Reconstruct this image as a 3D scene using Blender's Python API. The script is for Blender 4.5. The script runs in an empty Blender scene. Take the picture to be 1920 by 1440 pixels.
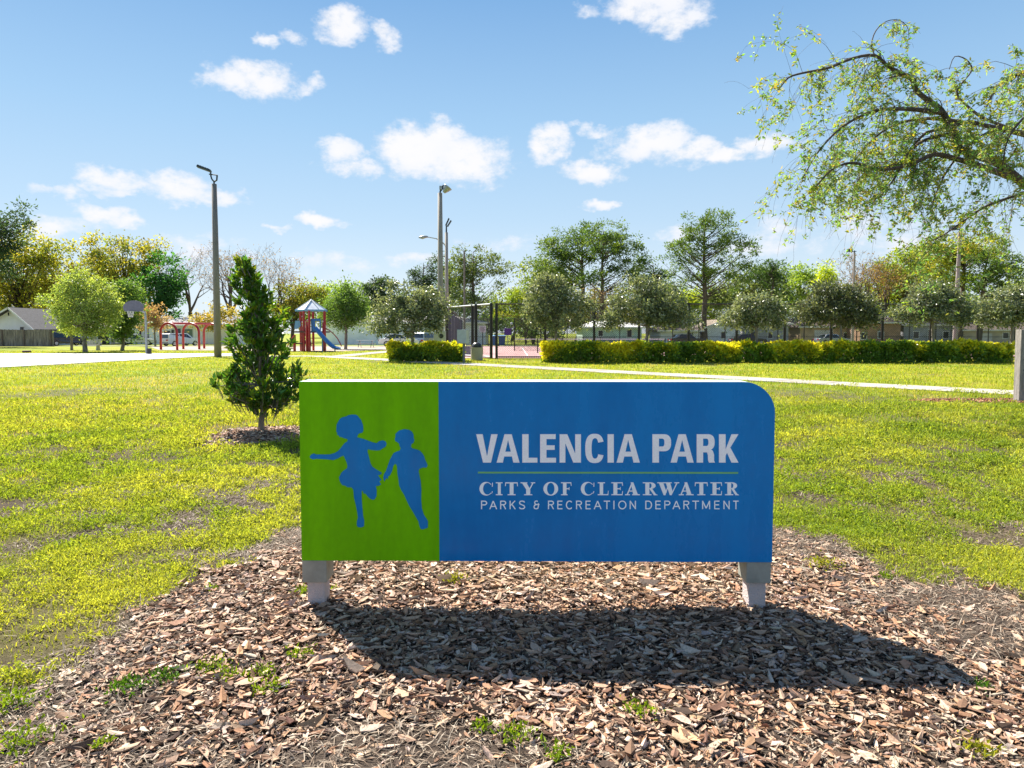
import bpy, bmesh, math, random
import numpy as np
from mathutils import Vector, Matrix

rng = np.random.default_rng(11)
random.seed(5)
sc = bpy.context.scene
COL = sc.collection

# ------------------------------------------------------------------ camera
FPX, CW, CH = 1300.0, 1920.0, 1440.0
PITCH = math.radians(3.0)
CAMH = 1.5
HORIZ = 625.0
SHIFT = (FPX * math.tan(PITCH) - (CH / 2 - HORIZ)) / CW
cam_d = bpy.data.cameras.new("camera")
cam_d.sensor_width = 36.0
cam_d.lens = FPX / CW * 36.0
cam_d.shift_y = SHIFT
cam_d.clip_start = 0.05
cam_d.clip_end = 6000
cam = bpy.data.objects.new("camera", cam_d)
cam.location = (0, 0, CAMH)
cam.rotation_euler = (math.pi / 2 - PITCH, 0, 0)
COL.objects.link(cam)
sc.camera = cam


def ray(px, py):
    u = (px - CW / 2) / FPX
    v = ((CH / 2 - py) + SHIFT * CW) / FPX
    c, s = math.cos(PITCH), math.sin(PITCH)
    return Vector((u, c + v * s, -s + v * c))


def gp(px, py, z=0.0):
    d = ray(px, py)
    t = (z - CAMH) / d.z
    return Vector((d.x * t, d.y * t, z))


def at(px, py, Y):
    d = ray(px, py)
    t = Y / d.y
    return Vector((d.x * t, Y, CAMH + d.z * t))


sc.render.engine = 'CYCLES'
sc.cycles.max_bounces = 6
sc.cycles.diffuse_bounces = 3
sc.cycles.glossy_bounces = 2
sc.cycles.transmission_bounces = 3
sc.cycles.use_denoising = True

# ------------------------------------------------------------------ sun, sky
SUN = Vector((-0.67, 0.86, 1.25)).normalized()
SUN_EL = math.asin(SUN.z)
SUN_AZ = math.atan2(SUN.x, SUN.y)
sun_d = bpy.data.lights.new("sun", 'SUN')
sun_d.energy = 5.0
sun_d.angle = math.radians(0.5)
sun_d.color = (1.0, 0.93, 0.83)
sun_o = bpy.data.objects.new("sun", sun_d)
sun_o.rotation_euler = (-SUN).to_track_quat('-Z', 'Y').to_euler()
sun_o.location = (-20, 25, 40)
COL.objects.link(sun_o)

sc.view_settings.view_transform = 'Standard'
sc.view_settings.look = 'None'
sc.view_settings.gamma = 1.0
sc.view_settings.exposure = 1.48
sc.view_settings.use_curve_mapping = False

world = bpy.data.worlds.new("World")
sc.world = world
world.use_nodes = True
WN = world.node_tree.nodes
WL = world.node_tree.links
WN.clear()


def wn(t, **kw):
    n = WN.new(t)
    for k, v in kw.items():
        setattr(n, k, v)
    return n


def wmath(op, a, b=None, c=None, clamp=False):
    n = WN.new('ShaderNodeMath')
    n.operation = op
    n.use_clamp = clamp
    for i, s in enumerate((a, b, c)):
        if s is None:
            continue
        if isinstance(s, (int, float)):
            n.inputs[i].default_value = s
        else:
            WL.new(s, n.inputs[i])
    return n.outputs[0]


def build_world():
    sky = wn('ShaderNodeTexSky', sky_type='NISHITA')
    sky.sun_disc = False
    sky.sun_elevation = SUN_EL
    sky.sun_rotation = SUN_AZ % (2 * math.pi)
    sky.air_density = 1.0
    sky.dust_density = 0.25
    sky.ozone_density = 2.0
    tc = wn('ShaderNodeTexCoord')
    sep = wn('ShaderNodeSeparateXYZ')
    WL.new(tc.outputs['Generated'], sep.inputs[0])
    x, y, z = sep.outputs
    az0 = wmath('ARCTAN2', x, y)
    el0 = wmath('ARCSINE', z)

    def noise(scale, detail, rough, sz=1.0, off=0.0):
        mp = wn('ShaderNodeMapping')
        mp.inputs['Scale'].default_value = (1, 1, sz)
        mp.inputs['Location'].default_value = (off, off, off)
        WL.new(tc.outputs['Generated'], mp.inputs[0])
        n = wn('ShaderNodeTexNoise')
        n.inputs['Scale'].default_value = scale
        n.inputs['Detail'].default_value = detail
        n.inputs['Roughness'].default_value = rough
        WL.new(mp.outputs[0], n.inputs['Vector'])
        return n.outputs['Fac']
    na = noise(16, 4, 0.6, 1.5)
    nb = noise(16, 4, 0.6, 1.5, 7.3)
    nf = noise(34, 7, 0.65, 1.6, 3.1)
    az = wmath('MULTIPLY_ADD', wmath('SUBTRACT', na, 0.5), 0.085, az0)
    el = wmath('MULTIPLY_ADD', wmath('SUBTRACT', nb, 0.5), 0.055, el0)
    pv = wn('ShaderNodeCombineXYZ')
    WL.new(az, pv.inputs[0])
    WL.new(el, pv.inputs[1])
    blobs = [  # centre and half sizes as seen, opacity
        (430, 150, 55, 26, 1), (490, 152, 60, 34, 1), (572, 163, 26, 10, .5),
        (648, 52, 44, 28, 1), (718, 68, 26, 22, .9), (503, 80, 24, 12, .8), (553, 75, 26, 10, .55),
        (1230, 8, 84, 34, 1), (1275, 38, 46, 22, .9), (1100, 18, 26, 14, .6), (1190, 22, 40, 22, .8),
        (790, 285, 82, 50, 1.1), (870, 300, 82, 44, 1.1), (822, 255, 50, 32, 1.1),
        (635, 290, 44, 26, .9), (668, 318, 40, 17, .8),
        (1030, 272, 40, 32, 1), (1112, 320, 66, 24, 1.05), (1135, 246, 36, 10, .5), (1082, 240, 22, 8, .4),
        (1225, 268, 76, 34, 1.1), (1300, 286, 70, 26, 1.05), (1372, 292, 60, 18, 1), (1440, 278, 52, 24, .9),
        (215, 334, 64, 17, .75), (330, 352, 66, 26, .95), (405, 366, 60, 18, .85), (145, 360, 30, 14, .55), (80, 355, 30, 9, .4),
        (200, 352, 44, 10, .6), (182, 402, 44, 20, 1), (228, 414, 44, 13, .95), (110, 424, 60, 19, .7), (90, 445, 40, 12, .5),
        (608, 418, 44, 13, .9), (526, 427, 20, 7, .7), (1128, 386, 36, 10, .85),
        (1455, 425, 60, 26, .5), (1430, 460, 90, 24, .5), (1270, 440, 42, 20, .6), (620, 492, 78, 20, .5), (370, 470, 90, 22, .45),
        (780, 490, 60, 14, .45), (945, 455, 60, 12, .3), (1700, 440, 60, 30, .5), (1610, 425, 50, 30, .45), (660, 530, 80, 12, .4),
    ]
    field = None
    for (px, py, rx, ry, w) in blobs:
        d = ray(px, py).normalized()
        a = math.atan2(d.x, d.y)
        e = math.asin(d.z)
        ra = rx * 1.13 / FPX * math.cos(a) ** 2 / max(math.cos(e), .8)
        re = ry * 1.10 / FPX * math.cos(a)
        v1 = wn('ShaderNodeVectorMath', operation='MULTIPLY_ADD')
        WL.new(pv.outputs[0], v1.inputs[0])
        v1.inputs[1].default_value = (1 / ra, 1 / re, 0)
        v1.inputs[2].default_value = (-a / ra, -e / re, 0)
        v2 = wn('ShaderNodeVectorMath', operation='DOT_PRODUCT')
        WL.new(v1.outputs[0], v2.inputs[0])
        WL.new(v1.outputs[0], v2.inputs[1])
        q = v2.outputs['Value']
        f = wmath('MULTIPLY_ADD', q, -w, w)
        field = f if field is None else wmath('MAXIMUM', field, f)
    # scattered cumulus in the rest of the sky, unseen, thickened to brighten the sign face
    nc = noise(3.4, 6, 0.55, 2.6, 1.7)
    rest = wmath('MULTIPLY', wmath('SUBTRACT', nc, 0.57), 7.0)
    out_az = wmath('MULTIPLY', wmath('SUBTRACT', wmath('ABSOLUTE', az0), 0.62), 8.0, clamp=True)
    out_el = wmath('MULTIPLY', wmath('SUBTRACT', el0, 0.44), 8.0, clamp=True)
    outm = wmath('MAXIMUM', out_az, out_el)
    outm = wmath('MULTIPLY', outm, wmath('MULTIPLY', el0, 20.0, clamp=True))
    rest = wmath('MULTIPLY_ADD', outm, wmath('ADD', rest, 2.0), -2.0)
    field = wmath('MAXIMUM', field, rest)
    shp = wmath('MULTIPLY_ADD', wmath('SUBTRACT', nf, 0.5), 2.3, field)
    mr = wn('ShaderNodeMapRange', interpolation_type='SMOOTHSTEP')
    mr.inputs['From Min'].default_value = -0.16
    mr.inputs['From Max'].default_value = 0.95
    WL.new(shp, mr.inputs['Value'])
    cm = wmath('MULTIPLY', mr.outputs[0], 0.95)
    # cloud colour: white, a little grey-lavender where thin or shaded
    cr = wn('ShaderNodeMix', data_type='RGBA')
    cr.inputs[6].default_value = (6.6, 6.8, 7.3, 1)
    cr.inputs[7].default_value = (7.3, 7.2, 7.25, 1)
    sm = wn('ShaderNodeMapRange', interpolation_type='SMOOTHSTEP')
    sm.inputs['From Min'].default_value = 0.3
    sm.inputs['From Max'].default_value = 1.2
    WL.new(wmath('MULTIPLY_ADD', wmath('SUBTRACT', na, .5), 1.5, field), sm.inputs['Value'])
    WL.new(sm.outputs[0], cr.inputs[0])
    mx = wn('ShaderNodeMix', data_type='RGBA')
    WL.new(cm, mx.inputs[0])
    tint = wn('ShaderNodeMix', data_type='RGBA', blend_type='MULTIPLY')   # cooler white balance for the clear sky
    tint.inputs[0].default_value = 1.0
    WL.new(sky.outputs[0], tint.inputs[6])
    tint.inputs[7].default_value = (0.95, 1.06, 1.15, 1)
    ramp = wn('ShaderNodeValToRGB')          # clear spring air: blue overhead, paler toward the horizon, all the way round
    el_n = wmath('MULTIPLY', el0, 2 / math.pi, clamp=True)
    WL.new(el_n, ramp.inputs[0])
    cr_ = ramp.color_ramp
    stops = [(0.0, (5.6, 6.2, 6.8)), (0.05, (5.1, 6.0, 6.8)), (0.10, (3.95, 5.35, 6.7)), (0.18, (2.8, 4.55, 6.45)), (0.28, (1.6, 3.25, 5.6)), (0.5, (.85, 2.0, 4.2)), (1.0, (.6, 1.6, 3.6))]
    while len(cr_.elements) < len(stops):
        cr_.elements.new(.5)
    for e_, (pos, c_) in zip(cr_.elements, stops):
        e_.position = pos
        e_.color = (c_[0] / 8, c_[1] / 8, c_[2] / 8, 1)
    rs = wn('ShaderNodeVectorMath', operation='SCALE')
    WL.new(ramp.outputs[0], rs.inputs[0])
    rs.inputs['Scale'].default_value = 8.0
    sm2 = wn('ShaderNodeMix', data_type='RGBA')
    sm2.inputs[0].default_value = 0.88
    WL.new(tint.outputs[2], sm2.inputs[6])
    WL.new(rs.outputs[0], sm2.inputs[7])
    WL.new(sm2.outputs[2], mx.inputs[6])
    WL.new(cr.outputs[2], mx.inputs[7])
    bg = wn('ShaderNodeBackground')
    bg.inputs['Strength'].default_value = 0.050
    WL.new(mx.outputs[2], bg.inputs['Color'])
    out = wn('ShaderNodeOutputWorld')
    WL.new(bg.outputs[0], out.inputs['Surface'])


build_world()

# ------------------------------------------------------------------ materials


def newmat(name):
    m = bpy.data.materials.new(name)
    m.use_nodes = True
    nt = m.node_tree
    b = nt.nodes['Principled BSDF']
    return m, nt, b


def mat(name, col, rough=0.7, metal=0.0, var=0.12, scale=6.0, bump=0.0, bscale=40.0, col2=None, coat=0.0, spec=0.5, stretch=(1, 1, 1)):
    """procedural surface: base colour broken up by two noises, fine relief"""
    m, nt, b = newmat(name)
    N, L = nt.nodes, nt.links
    tc = N.new('ShaderNodeTexCoord')
    mp = N.new('ShaderNodeMapping')
    mp.inputs['Scale'].default_value = stretch
    L.new(tc.outputs['Object'], mp.inputs[0])
    n1 = N.new('ShaderNodeTexNoise')
    n1.inputs['Scale'].default_value = scale
    n1.inputs['Detail'].default_value = 6
    n1.inputs['Roughness'].default_value = 0.65
    L.new(mp.outputs[0], n1.inputs['Vector'])
    mr = N.new('ShaderNodeMapRange')
    mr.inputs['From Min'].default_value = 0.3
    mr.inputs['From Max'].default_value = 0.7
    L.new(n1.outputs['Fac'], mr.inputs['Value'])
    mx = N.new('ShaderNodeMix')
    mx.data_type = 'RGBA'
    c2 = col2 if col2 else tuple(c * (1 - 2 * var) for c in col)
    c1 = col if col2 else tuple(min(1, c * (1 + var)) for c in col)
    mx.inputs[6].default_value = (*c2, 1)
    mx.inputs[7].default_value = (*c1, 1)
    L.new(mr.outputs[0], mx.inputs[0])
    L.new(mx.outputs[2], b.inputs['Base Color'])
    b.inputs['Roughness'].default_value = rough
    b.inputs['Metallic'].default_value = metal
    b.inputs['Coat Weight'].default_value = coat
    b.inputs['Specular IOR Level'].default_value = spec
    if bump:
        n2 = N.new('ShaderNodeTexNoise')
        n2.inputs['Scale'].default_value = bscale
        n2.inputs['Detail'].default_value = 5
        L.new(mp.outputs[0], n2.inputs['Vector'])
        bp = N.new('ShaderNodeBump')
        bp.inputs['Strength'].default_value = bump
        bp.inputs['Distance'].default_value = 0.02
        L.new(n2.outputs['Fac'], bp.inputs['Height'])
        L.new(bp.outputs[0], b.inputs['Normal'])
    return m


def attrmat(name, rough=0.55, trans=0.35, tcol=(1.25, 1.15, 0.5), spec=0.4, grain=0.0):
    """colour per leaf / chip from the mesh's own colour attribute, thin and light-transmitting"""
    m, nt, b = newmat(name)
    N, L = nt.nodes, nt.links
    a = N.new('ShaderNodeAttribute')
    a.attribute_name = 'col'
    src = a.outputs['Color']
    if grain:
        tc = N.new('ShaderNodeTexCoord')
        n1 = N.new('ShaderNodeTexNoise')
        n1.inputs['Scale'].default_value = 90
        n1.inputs['Detail'].default_value = 5
        n1.inputs['Roughness'].default_value = 0.7
        L.new(tc.outputs['Object'], n1.inputs['Vector'])
        mr = N.new('ShaderNodeMapRange')
        mr.inputs['From Min'].default_value = 0.3
        mr.inputs['From Max'].default_value = 0.7
        mr.inputs['To Min'].default_value = 1 - grain
        mr.inputs['To Max'].default_value = 1 + grain
        L.new(n1.outputs['Fac'], mr.inputs['Value'])
        vm = N.new('ShaderNodeVectorMath')
        vm.operation = 'SCALE'
        L.new(src, vm.inputs[0])
        L.new(mr.outputs[0], vm.inputs['Scale'])
        src = vm.outputs[0]
        bp = N.new('ShaderNodeBump')
        bp.inputs['Strength'].default_value = 0.6
        bp.inputs['Distance'].default_value = 0.004
        L.new(n1.outputs['Fac'], bp.inputs['Height'])
        L.new(bp.outputs[0], b.inputs['Normal'])
    L.new(src, b.inputs['Base Color'])
    b.inputs['Roughness'].default_value = rough
    b.inputs['Specular IOR Level'].default_value = spec
    if trans > 0:
        t = N.new('ShaderNodeBsdfTranslucent')
        vm = N.new('ShaderNodeVectorMath')
        vm.operation = 'MULTIPLY'
        L.new(src, vm.inputs[0])
        vm.inputs[1].default_value = tcol
        L.new(vm.outputs[0], t.inputs['Color'])
        ms = N.new('ShaderNodeMixShader')
        ms.inputs[0].default_value = trans
        L.new(b.outputs[0], ms.inputs[1])
        L.new(t.outputs[0], ms.inputs[2])
        L.new(ms.outputs[0], N['Material Output'].inputs['Surface'])
    return m


M = {}
M['leaf'] = attrmat('leaf', 0.5, 0.5)
M['gloss_leaf'] = attrmat('gloss_leaf', 0.32, 0.4, spec=0.55)
M['grass'] = attrmat('grass_blade', 0.65, 0.5, (1.25, 1.15, .4), spec=.15)
M['chip'] = attrmat('bark_chip', 0.75, 0.0, grain=0.3, spec=0.3)
M['straw'] = attrmat('dry_straw', 0.7, 0.2, (1, 1, 1))
M['bark'] = mat('bark', (0.11, 0.08, 0.06), 0.9, var=.3, scale=9, bump=.8, bscale=30, stretch=(1, 1, .3))
M['bark_grey'] = mat('bark_grey', (0.22, 0.19, 0.165), 0.9, var=.3, scale=9, bump=.8, bscale=30, stretch=(1, 1, .3))
M['concrete'] = mat('concrete', (0.36, 0.335, 0.285), 0.85, var=.1, scale=2.5, bump=.25, bscale=60)
M['court_concrete'] = mat('court_concrete', (0.44, 0.43, 0.42), 0.8, var=.05, scale=.6)
M['pole_concrete'] = mat('pole_concrete', (0.19, 0.18, 0.172), 0.85, var=.12, scale=3, bump=.3, bscale=50, stretch=(1, 1, .2))
M['pole_light'] = mat('pole_light', (0.30, 0.275, 0.245), 0.85, var=.12, scale=3, bump=.3, bscale=50, stretch=(1, 1, .2))
M['metal_dark'] = mat('metal_dark', (0.03, 0.045, 0.06), 0.45, 0.3)
M['metal_grey'] = mat('metal_grey', (0.32, 0.35, 0.37), 0.45, 0.5)
M['glass_lens'] = mat('glass_lens', (0.5, 0.55, 0.6), 0.12, 0.0, coat=.5)
M['black_post'] = mat('black_post', (0.012, 0.012, 0.014), 0.5, 0.1)
M['wire_black'] = mat('wire_black', (0.02, 0.02, 0.022), 0.6)
M['windscreen'] = mat('windscreen', (0.03, 0.04, 0.075), 0.8, var=.3, scale=1.2)
M['court_red'] = mat('court_red', (0.42, 0.24, 0.23), 0.85, var=.08, scale=1.2)
M['asphalt'] = mat('asphalt', (0.15, 0.148, 0.14), 0.9, var=.2, scale=20, bump=.3, bscale=150)  # lightened so the road behind the camera bounces light onto the sign
M['white_wall'] = mat('white_wall', (0.82, 0.84, 0.86), 0.8, var=.05, scale=.8)
M['cream_wall'] = mat('cream_wall', (0.55, 0.49, 0.38), 0.8, var=.06, scale=.8)
M['grey_wall'] = mat('grey_wall', (0.40, 0.41, 0.44), 0.8, var=.08, scale=.8)
M['green_wall'] = mat('green_wall', (0.52, 0.66, 0.62), 0.8, var=.06, scale=.8)
M['tan_wall'] = mat('tan_wall', (0.62, 0.46, 0.28), 0.8, var=.08, scale=.8)
M['brick_wall'] = mat('brick_wall', (0.42, 0.26, 0.17), 0.9, var=.2, scale=4)
M['white_trim'] = mat('white_trim', (0.78, 0.78, 0.76), 0.6, var=.05)
M['roof_dark'] = mat('roof_dark', (0.075, 0.075, 0.085), 0.9, var=.25, scale=5, bump=.5, bscale=8)
M['roof_grey'] = mat('roof_grey', (0.30, 0.29, 0.28), 0.9, var=.2, scale=4, bump=.5, bscale=8)
M['roof_tan'] = mat('roof_tan', (0.36, 0.29, 0.23), 0.9, var=.3, scale=2, bump=.5, bscale=8)
M['roof_brown'] = mat('roof_brown', (0.17, 0.13, 0.11), 0.9, var=.2, scale=4, bump=.5, bscale=8)
M['window_glass'] = mat('window_glass', (0.02, 0.03, 0.045), 0.08, var=.3, coat=.3)
M['door_shade_dark'] = mat('door_shade_dark', (0.05, 0.04, 0.04), 0.6)
M['door_green'] = mat('door_green', (0.14, 0.2, 0.16), 0.6)
M['fence_wood'] = mat('fence_wood', (0.27, 0.235, 0.2), 0.9, var=.35, scale=1.7, bump=.6, bscale=40, stretch=(4, 4, .5))
M['post_wood'] = mat('post_wood', (0.30, 0.275, 0.25), 0.9, var=.25, scale=8, bump=.6, bscale=40, stretch=(3, 3, .4))
M['red_paint'] = mat('red_paint', (0.40, 0.008, 0.016), 0.4, var=.1, coat=.3)
M['blue_plastic'] = mat('blue_plastic', (0.012, 0.13, 0.46), 0.35, var=.1, coat=.2)
M['blue_light'] = mat('blue_light', (0.16, 0.36, 0.62), 0.45, var=.1)
M['metal_roof'] = mat('metal_roof', (0.62, 0.66, 0.72), 0.35, 0.3, var=.12, scale=2)
M['deck_brown'] = mat('deck_brown', (0.10, 0.05, 0.05), 0.7)
M['concrete_b'] = mat('concrete_b', (0.31, 0.285, 0.24), 0.88, var=.16, scale=3.5, bump=.25, bscale=60)
M['sand'] = mat('sand', (0.38, 0.30, 0.235), 0.95, var=.12, scale=2, bump=.4, bscale=60)
M['grey_box'] = mat('grey_box', (0.40, 0.44, 0.45), 0.5, var=.08, scale=5)
M['black_plastic'] = mat('black_plastic', (0.02, 0.02, 0.025), 0.35)
M['aggregate'] = mat('aggregate', (0.44, 0.41, 0.36), 0.95, var=.2, scale=60, bump=.7, bscale=90)
M['purple'] = mat('purple', (0.16, 0.03, 0.30), 0.5)
M['white_sign'] = mat('white_sign', (0.75, 0.76, 0.76), 0.5)
M['green_sign'] = mat('green_sign', (0.05, 0.26, 0.17), 0.45, var=.12)
M['car_navy'] = mat('car_navy', (0.012, 0.017, 0.035), 0.25, .2, coat=.8)
M['car_white'] = mat('car_white', (0.75, 0.76, 0.78), 0.3, 0, coat=.8, var=.03)
M['car_silver'] = mat('car_silver', (0.42, 0.44, 0.47), 0.3, .5, coat=.8, var=.04)
M['tyre'] = mat('tyre', (0.02, 0.02, 0.02), 0.9)
M['rim'] = mat('rim', (0.5, 0.5, 0.52), 0.35, .8)
M['tail_red'] = mat('tail_red', (0.45, 0.01, 0.01), 0.3)
M['head_light'] = mat('head_light', (0.7, 0.72, 0.75), 0.15)
M['net_white'] = mat('net_white', (0.75, 0.72, 0.7), 0.8)
M['backboard'] = mat('backboard', (0.13, 0.13, 0.17), 0.6)
M['stone_bench'] = mat('stone_bench', (0.5, 0.47, 0.42), 0.85)

# sign materials ---------------------------------------------------------
def panel_mat(name, col, dark, rough, coat, streak):
    m, nt, b = newmat(name)
    N, L = nt.nodes, nt.links
    tc = N.new('ShaderNodeTexCoord')
    facs = []
    for sc_, st, off in ((1.6, (1, 1, .25), 0), (7.0, (1, 1, .12), 3), (30, (1, 1, .6), 9)):
        mp = N.new('ShaderNodeMapping')
        mp.inputs['Scale'].default_value = st
        mp.inputs['Location'].default_value = (off, off, off)
        L.new(tc.outputs['Object'], mp.inputs[0])
        n = N.new('ShaderNodeTexNoise')
        n.inputs['Scale'].default_value = sc_
        n.inputs['Detail'].default_value = 5
        n.inputs['Roughness'].default_value = .6
        L.new(mp.outputs[0], n.inputs['Vector'])
        facs.append(n.outputs['Fac'])
    a = N.new('ShaderNodeMath'); a.operation = 'ADD'
    L.new(facs[0], a.inputs[0]); L.new(facs[1], a.inputs[1])
    a2 = N.new('ShaderNodeMath'); a2.operation = 'MULTIPLY_ADD'
    L.new(facs[2], a2.inputs[0]); a2.inputs[1].default_value = .5
    L.new(a.outputs[0], a2.inputs[2])
    mr = N.new('ShaderNodeMapRange')
    mr.inputs['From Min'].default_value = 1.25 - streak
    mr.inputs['From Max'].default_value = 1.25 + streak
    L.new(a2.outputs[0], mr.inputs['Value'])
    mx = N.new('ShaderNodeMix'); mx.data_type = 'RGBA'
    mx.inputs[6].default_value = (*dark, 1)
    mx.inputs[7].default_value = (*col, 1)
    L.new(mr.outputs[0], mx.inputs[0])
    L.new(mx.outputs[2], b.inputs['Base Color'])
    b.inputs['Roughness'].default_value = rough
    b.inputs['Coat Weight'].default_value = coat
    b.inputs['Coat Roughness'].default_value = 0.22
    b.inputs['Specular IOR Level'].default_value = 0.2 if rough < .5 else .1
    rr = N.new('ShaderNodeMapRange')
    rr.inputs['From Min'].default_value = 1.0
    rr.inputs['From Max'].default_value = 1.5
    rr.inputs['To Min'].default_value = rough - .08
    rr.inputs['To Max'].default_value = rough + .12
    L.new(a2.outputs[0], rr.inputs['Value'])
    L.new(rr.outputs[0], b.inputs['Roughness'])
    return m


M['sign_blue'] = panel_mat('sign_blue', (0.0, 0.21, 0.56), (0.0, 0.165, 0.47), .22, .0, .25)
M['sign_green'] = panel_mat('sign_green', (0.20, 0.58, 0.0), (0.13, 0.40, 0.0), .6, .0, .28)
M['sign_edge'] = mat('sign_edge', (0.55, 0.72, 0.70), .5, var=.08)  # pale colour stands in for the overexposed, sunlit top edge
M['letter_white'] = mat('letter_white', (0.96, 0.95, 0.97), .6, var=.05, scale=120)
M['letter_blue'] = mat('letter_blue', (0.92, 0.95, 0.98), .6, var=.03, scale=60)
M['rule_green'] = mat('rule_green', (0.17, 0.5, 0.16), .5, var=.05)
M['sleeve'] = mat('sleeve', (0.29, 0.295, 0.255), .65, var=.12, scale=14, bump=.1)
M['footing'] = mat('footing', (0.58, 0.47, 0.43), .9, var=.18, scale=9, bump=.5, bscale=120, col2=(0.42, 0.40, 0.42))

# ------------------------------------------------------------------ scene helpers
ORG = {}


def tag(o, label=None, cat=None, group=None, kind=None):
    if label: o['label'] = label
    if cat: o['category'] = cat
    if group: o['group'] = group
    if kind: o['kind'] = kind
    return o


def thing(name, loc, label, cat, group=None):
    o = bpy.data.objects.new(name, None)
    o.empty_display_size = .2
    o.location = loc
    COL.objects.link(o)
    ORG[o.name] = Vector(loc)
    return tag(o, label, cat, group)


def link(name, me, parent=None, org=None):
    o = bpy.data.objects.new(name, me)
    COL.objects.link(o)
    if parent is not None:
        o.parent = parent
        ORG[o.name] = ORG[parent.name]
    else:
        ORG[o.name] = Vector(org) if org is not None else Vector((0, 0, 0))
        o.location = ORG[o.name]
    return o


class MB:
    """collects shapes in world space; build() links them as one mesh"""

    def __init__(self, mtx=None):
        self.v, self.f, self.M = [], [], mtx

    def add(self, vs, fs):
        n = len(self.v)
        if self.M is not None:
            vs = [self.M @ Vector(p) for p in vs]
        self.v += [tuple(p) for p in vs]
        self.f += [tuple(i + n for i in f) for f in fs]
        return self

    def box(self, x0, x1, y0, y1, z0, z1):
        return self.add([(x0, y0, z0), (x1, y0, z0), (x1, y1, z0), (x0, y1, z0), (x0, y0, z1), (x1, y0, z1), (x1, y1, z1), (x0, y1, z1)],
                        [(0, 3, 2, 1), (4, 5, 6, 7), (0, 1, 5, 4), (1, 2, 6, 5), (2, 3, 7, 6), (3, 0, 4, 7)])

    def bar(self, a, b, w, h=None, up=(0, 0, 1)):
        a, b = Vector(a), Vector(b)
        h = w if h is None else h
        d = (b - a).normalized()
        s = d.cross(Vector(up))
        if s.length < 1e-4:
            s = d.cross(Vector((0, 1, 0)))
        s.normalize()
        u = s.cross(d)
        vs = []
        for p in (a, b):
            for i, j in ((-1, -1), (1, -1), (1, 1), (-1, 1)):
                vs.append(p + s * (i * w / 2) + u * (j * h / 2))
        return self.add(vs, [(0, 1, 2, 3), (7, 6, 5, 4), (0, 4, 5, 1), (1, 5, 6, 2), (2, 6, 7, 3), (3, 7, 4, 0)])

    def tube(self, pts, rad, n=8, caps=True):
        pts = [Vector(p) for p in pts]
        if not hasattr(rad, '__len__'):
            rad = [rad] * len(pts)
        vs, fs = [], []
        prev = None
        for i, p in enumerate(pts):
            d = (pts[min(i + 1, len(pts) - 1)] - pts[max(i - 1, 0)])
            if d.length < 1e-9: d = Vector((0, 0, 1))
            d.normalize()
            if prev is None:
                s = d.cross(Vector((0.13, 0.21, 1)))
                if s.length < .05: s = d.cross(Vector((1, 0, 0)))
            else:
                s = prev - d * prev.dot(d)
            s.normalize()
            prev = s
            t = d.cross(s)
            for k in range(n):
                a = 2 * math.pi * k / n
                vs.append(p + (s * math.cos(a) + t * math.sin(a)) * rad[i])
        for i in range(len(pts) - 1):
            for k in range(n):
                k2 = (k + 1) % n
                fs.append((i * n + k, i * n + k2, (i + 1) * n + k2, (i + 1) * n + k))
        if caps:
            fs.append(tuple(range(n))[::-1])
            fs.append(tuple((len(pts) - 1) * n + k for k in range(n)))
        return self.add(vs, fs)

    def lathe(self, prof, n=20, c=(0, 0, 0)):
        vs, fs = [], []
        for r, z in prof:
            for k in range(n):
                a = 2 * math.pi * k / n
                vs.append((c[0] + r * math.cos(a), c[1] + r * math.sin(a), c[2] + z))
        for i in range(len(prof) - 1):
            for k in range(n):
                k2 = (k + 1) % n
                fs.append((i * n + k, i * n + k2, (i + 1) * n + k2, (i + 1) * n + k))
        fs.append(tuple(range(n))[::-1])
        fs.append(tuple((len(prof) - 1) * n + k for k in range(n)))
        return self.add(vs, fs)

    def prism(self, poly, off):
        """poly: list of 3d points, off: extrusion vector"""
        n = len(poly)
        off = Vector(off)
        vs = [Vector(p) for p in poly] + [Vector(p) + off for p in poly]
        fs = [tuple(range(n)), tuple(range(2 * n - 1, n - 1, -1))]
        for i in range(n):
            j = (i + 1) % n
            fs.append((i, i + n, j + n, j))
        return self.add(vs, fs)

    def build(self, name, m, parent=None, org=None, smooth=False, bevel=0.0):
        if parent is None and org is None:
            org = (sum(p[0] for p in self.v) / len(self.v), sum(p[1] for p in self.v) / len(self.v), min(p[2] for p in self.v))
        o0 = ORG[parent.name] if parent is not None else Vector(org)
        me = bpy.data.meshes.new(name)
        me.from_pydata([(p[0] - o0.x, p[1] - o0.y, p[2] - o0.z) for p in self.v], [], self.f)
        bm = bmesh.new()
        bm.from_mesh(me)
        bmesh.ops.recalc_face_normals(bm, faces=bm.faces)
        if bevel:
            es = [e for e in bm.edges if len(e.link_faces) == 2 and e.calc_face_angle(0) > .6]
            bmesh.ops.bevel(bm, geom=es, offset=bevel, segments=2, affect='EDGES', profile=.6)
        bm.to_mesh(me)
        bm.free()
        me.materials.append(m)
        if smooth:
            me.polygons.foreach_set('use_smooth', [True] * len(me.polygons))
        return link(name, me, parent, org)


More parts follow.
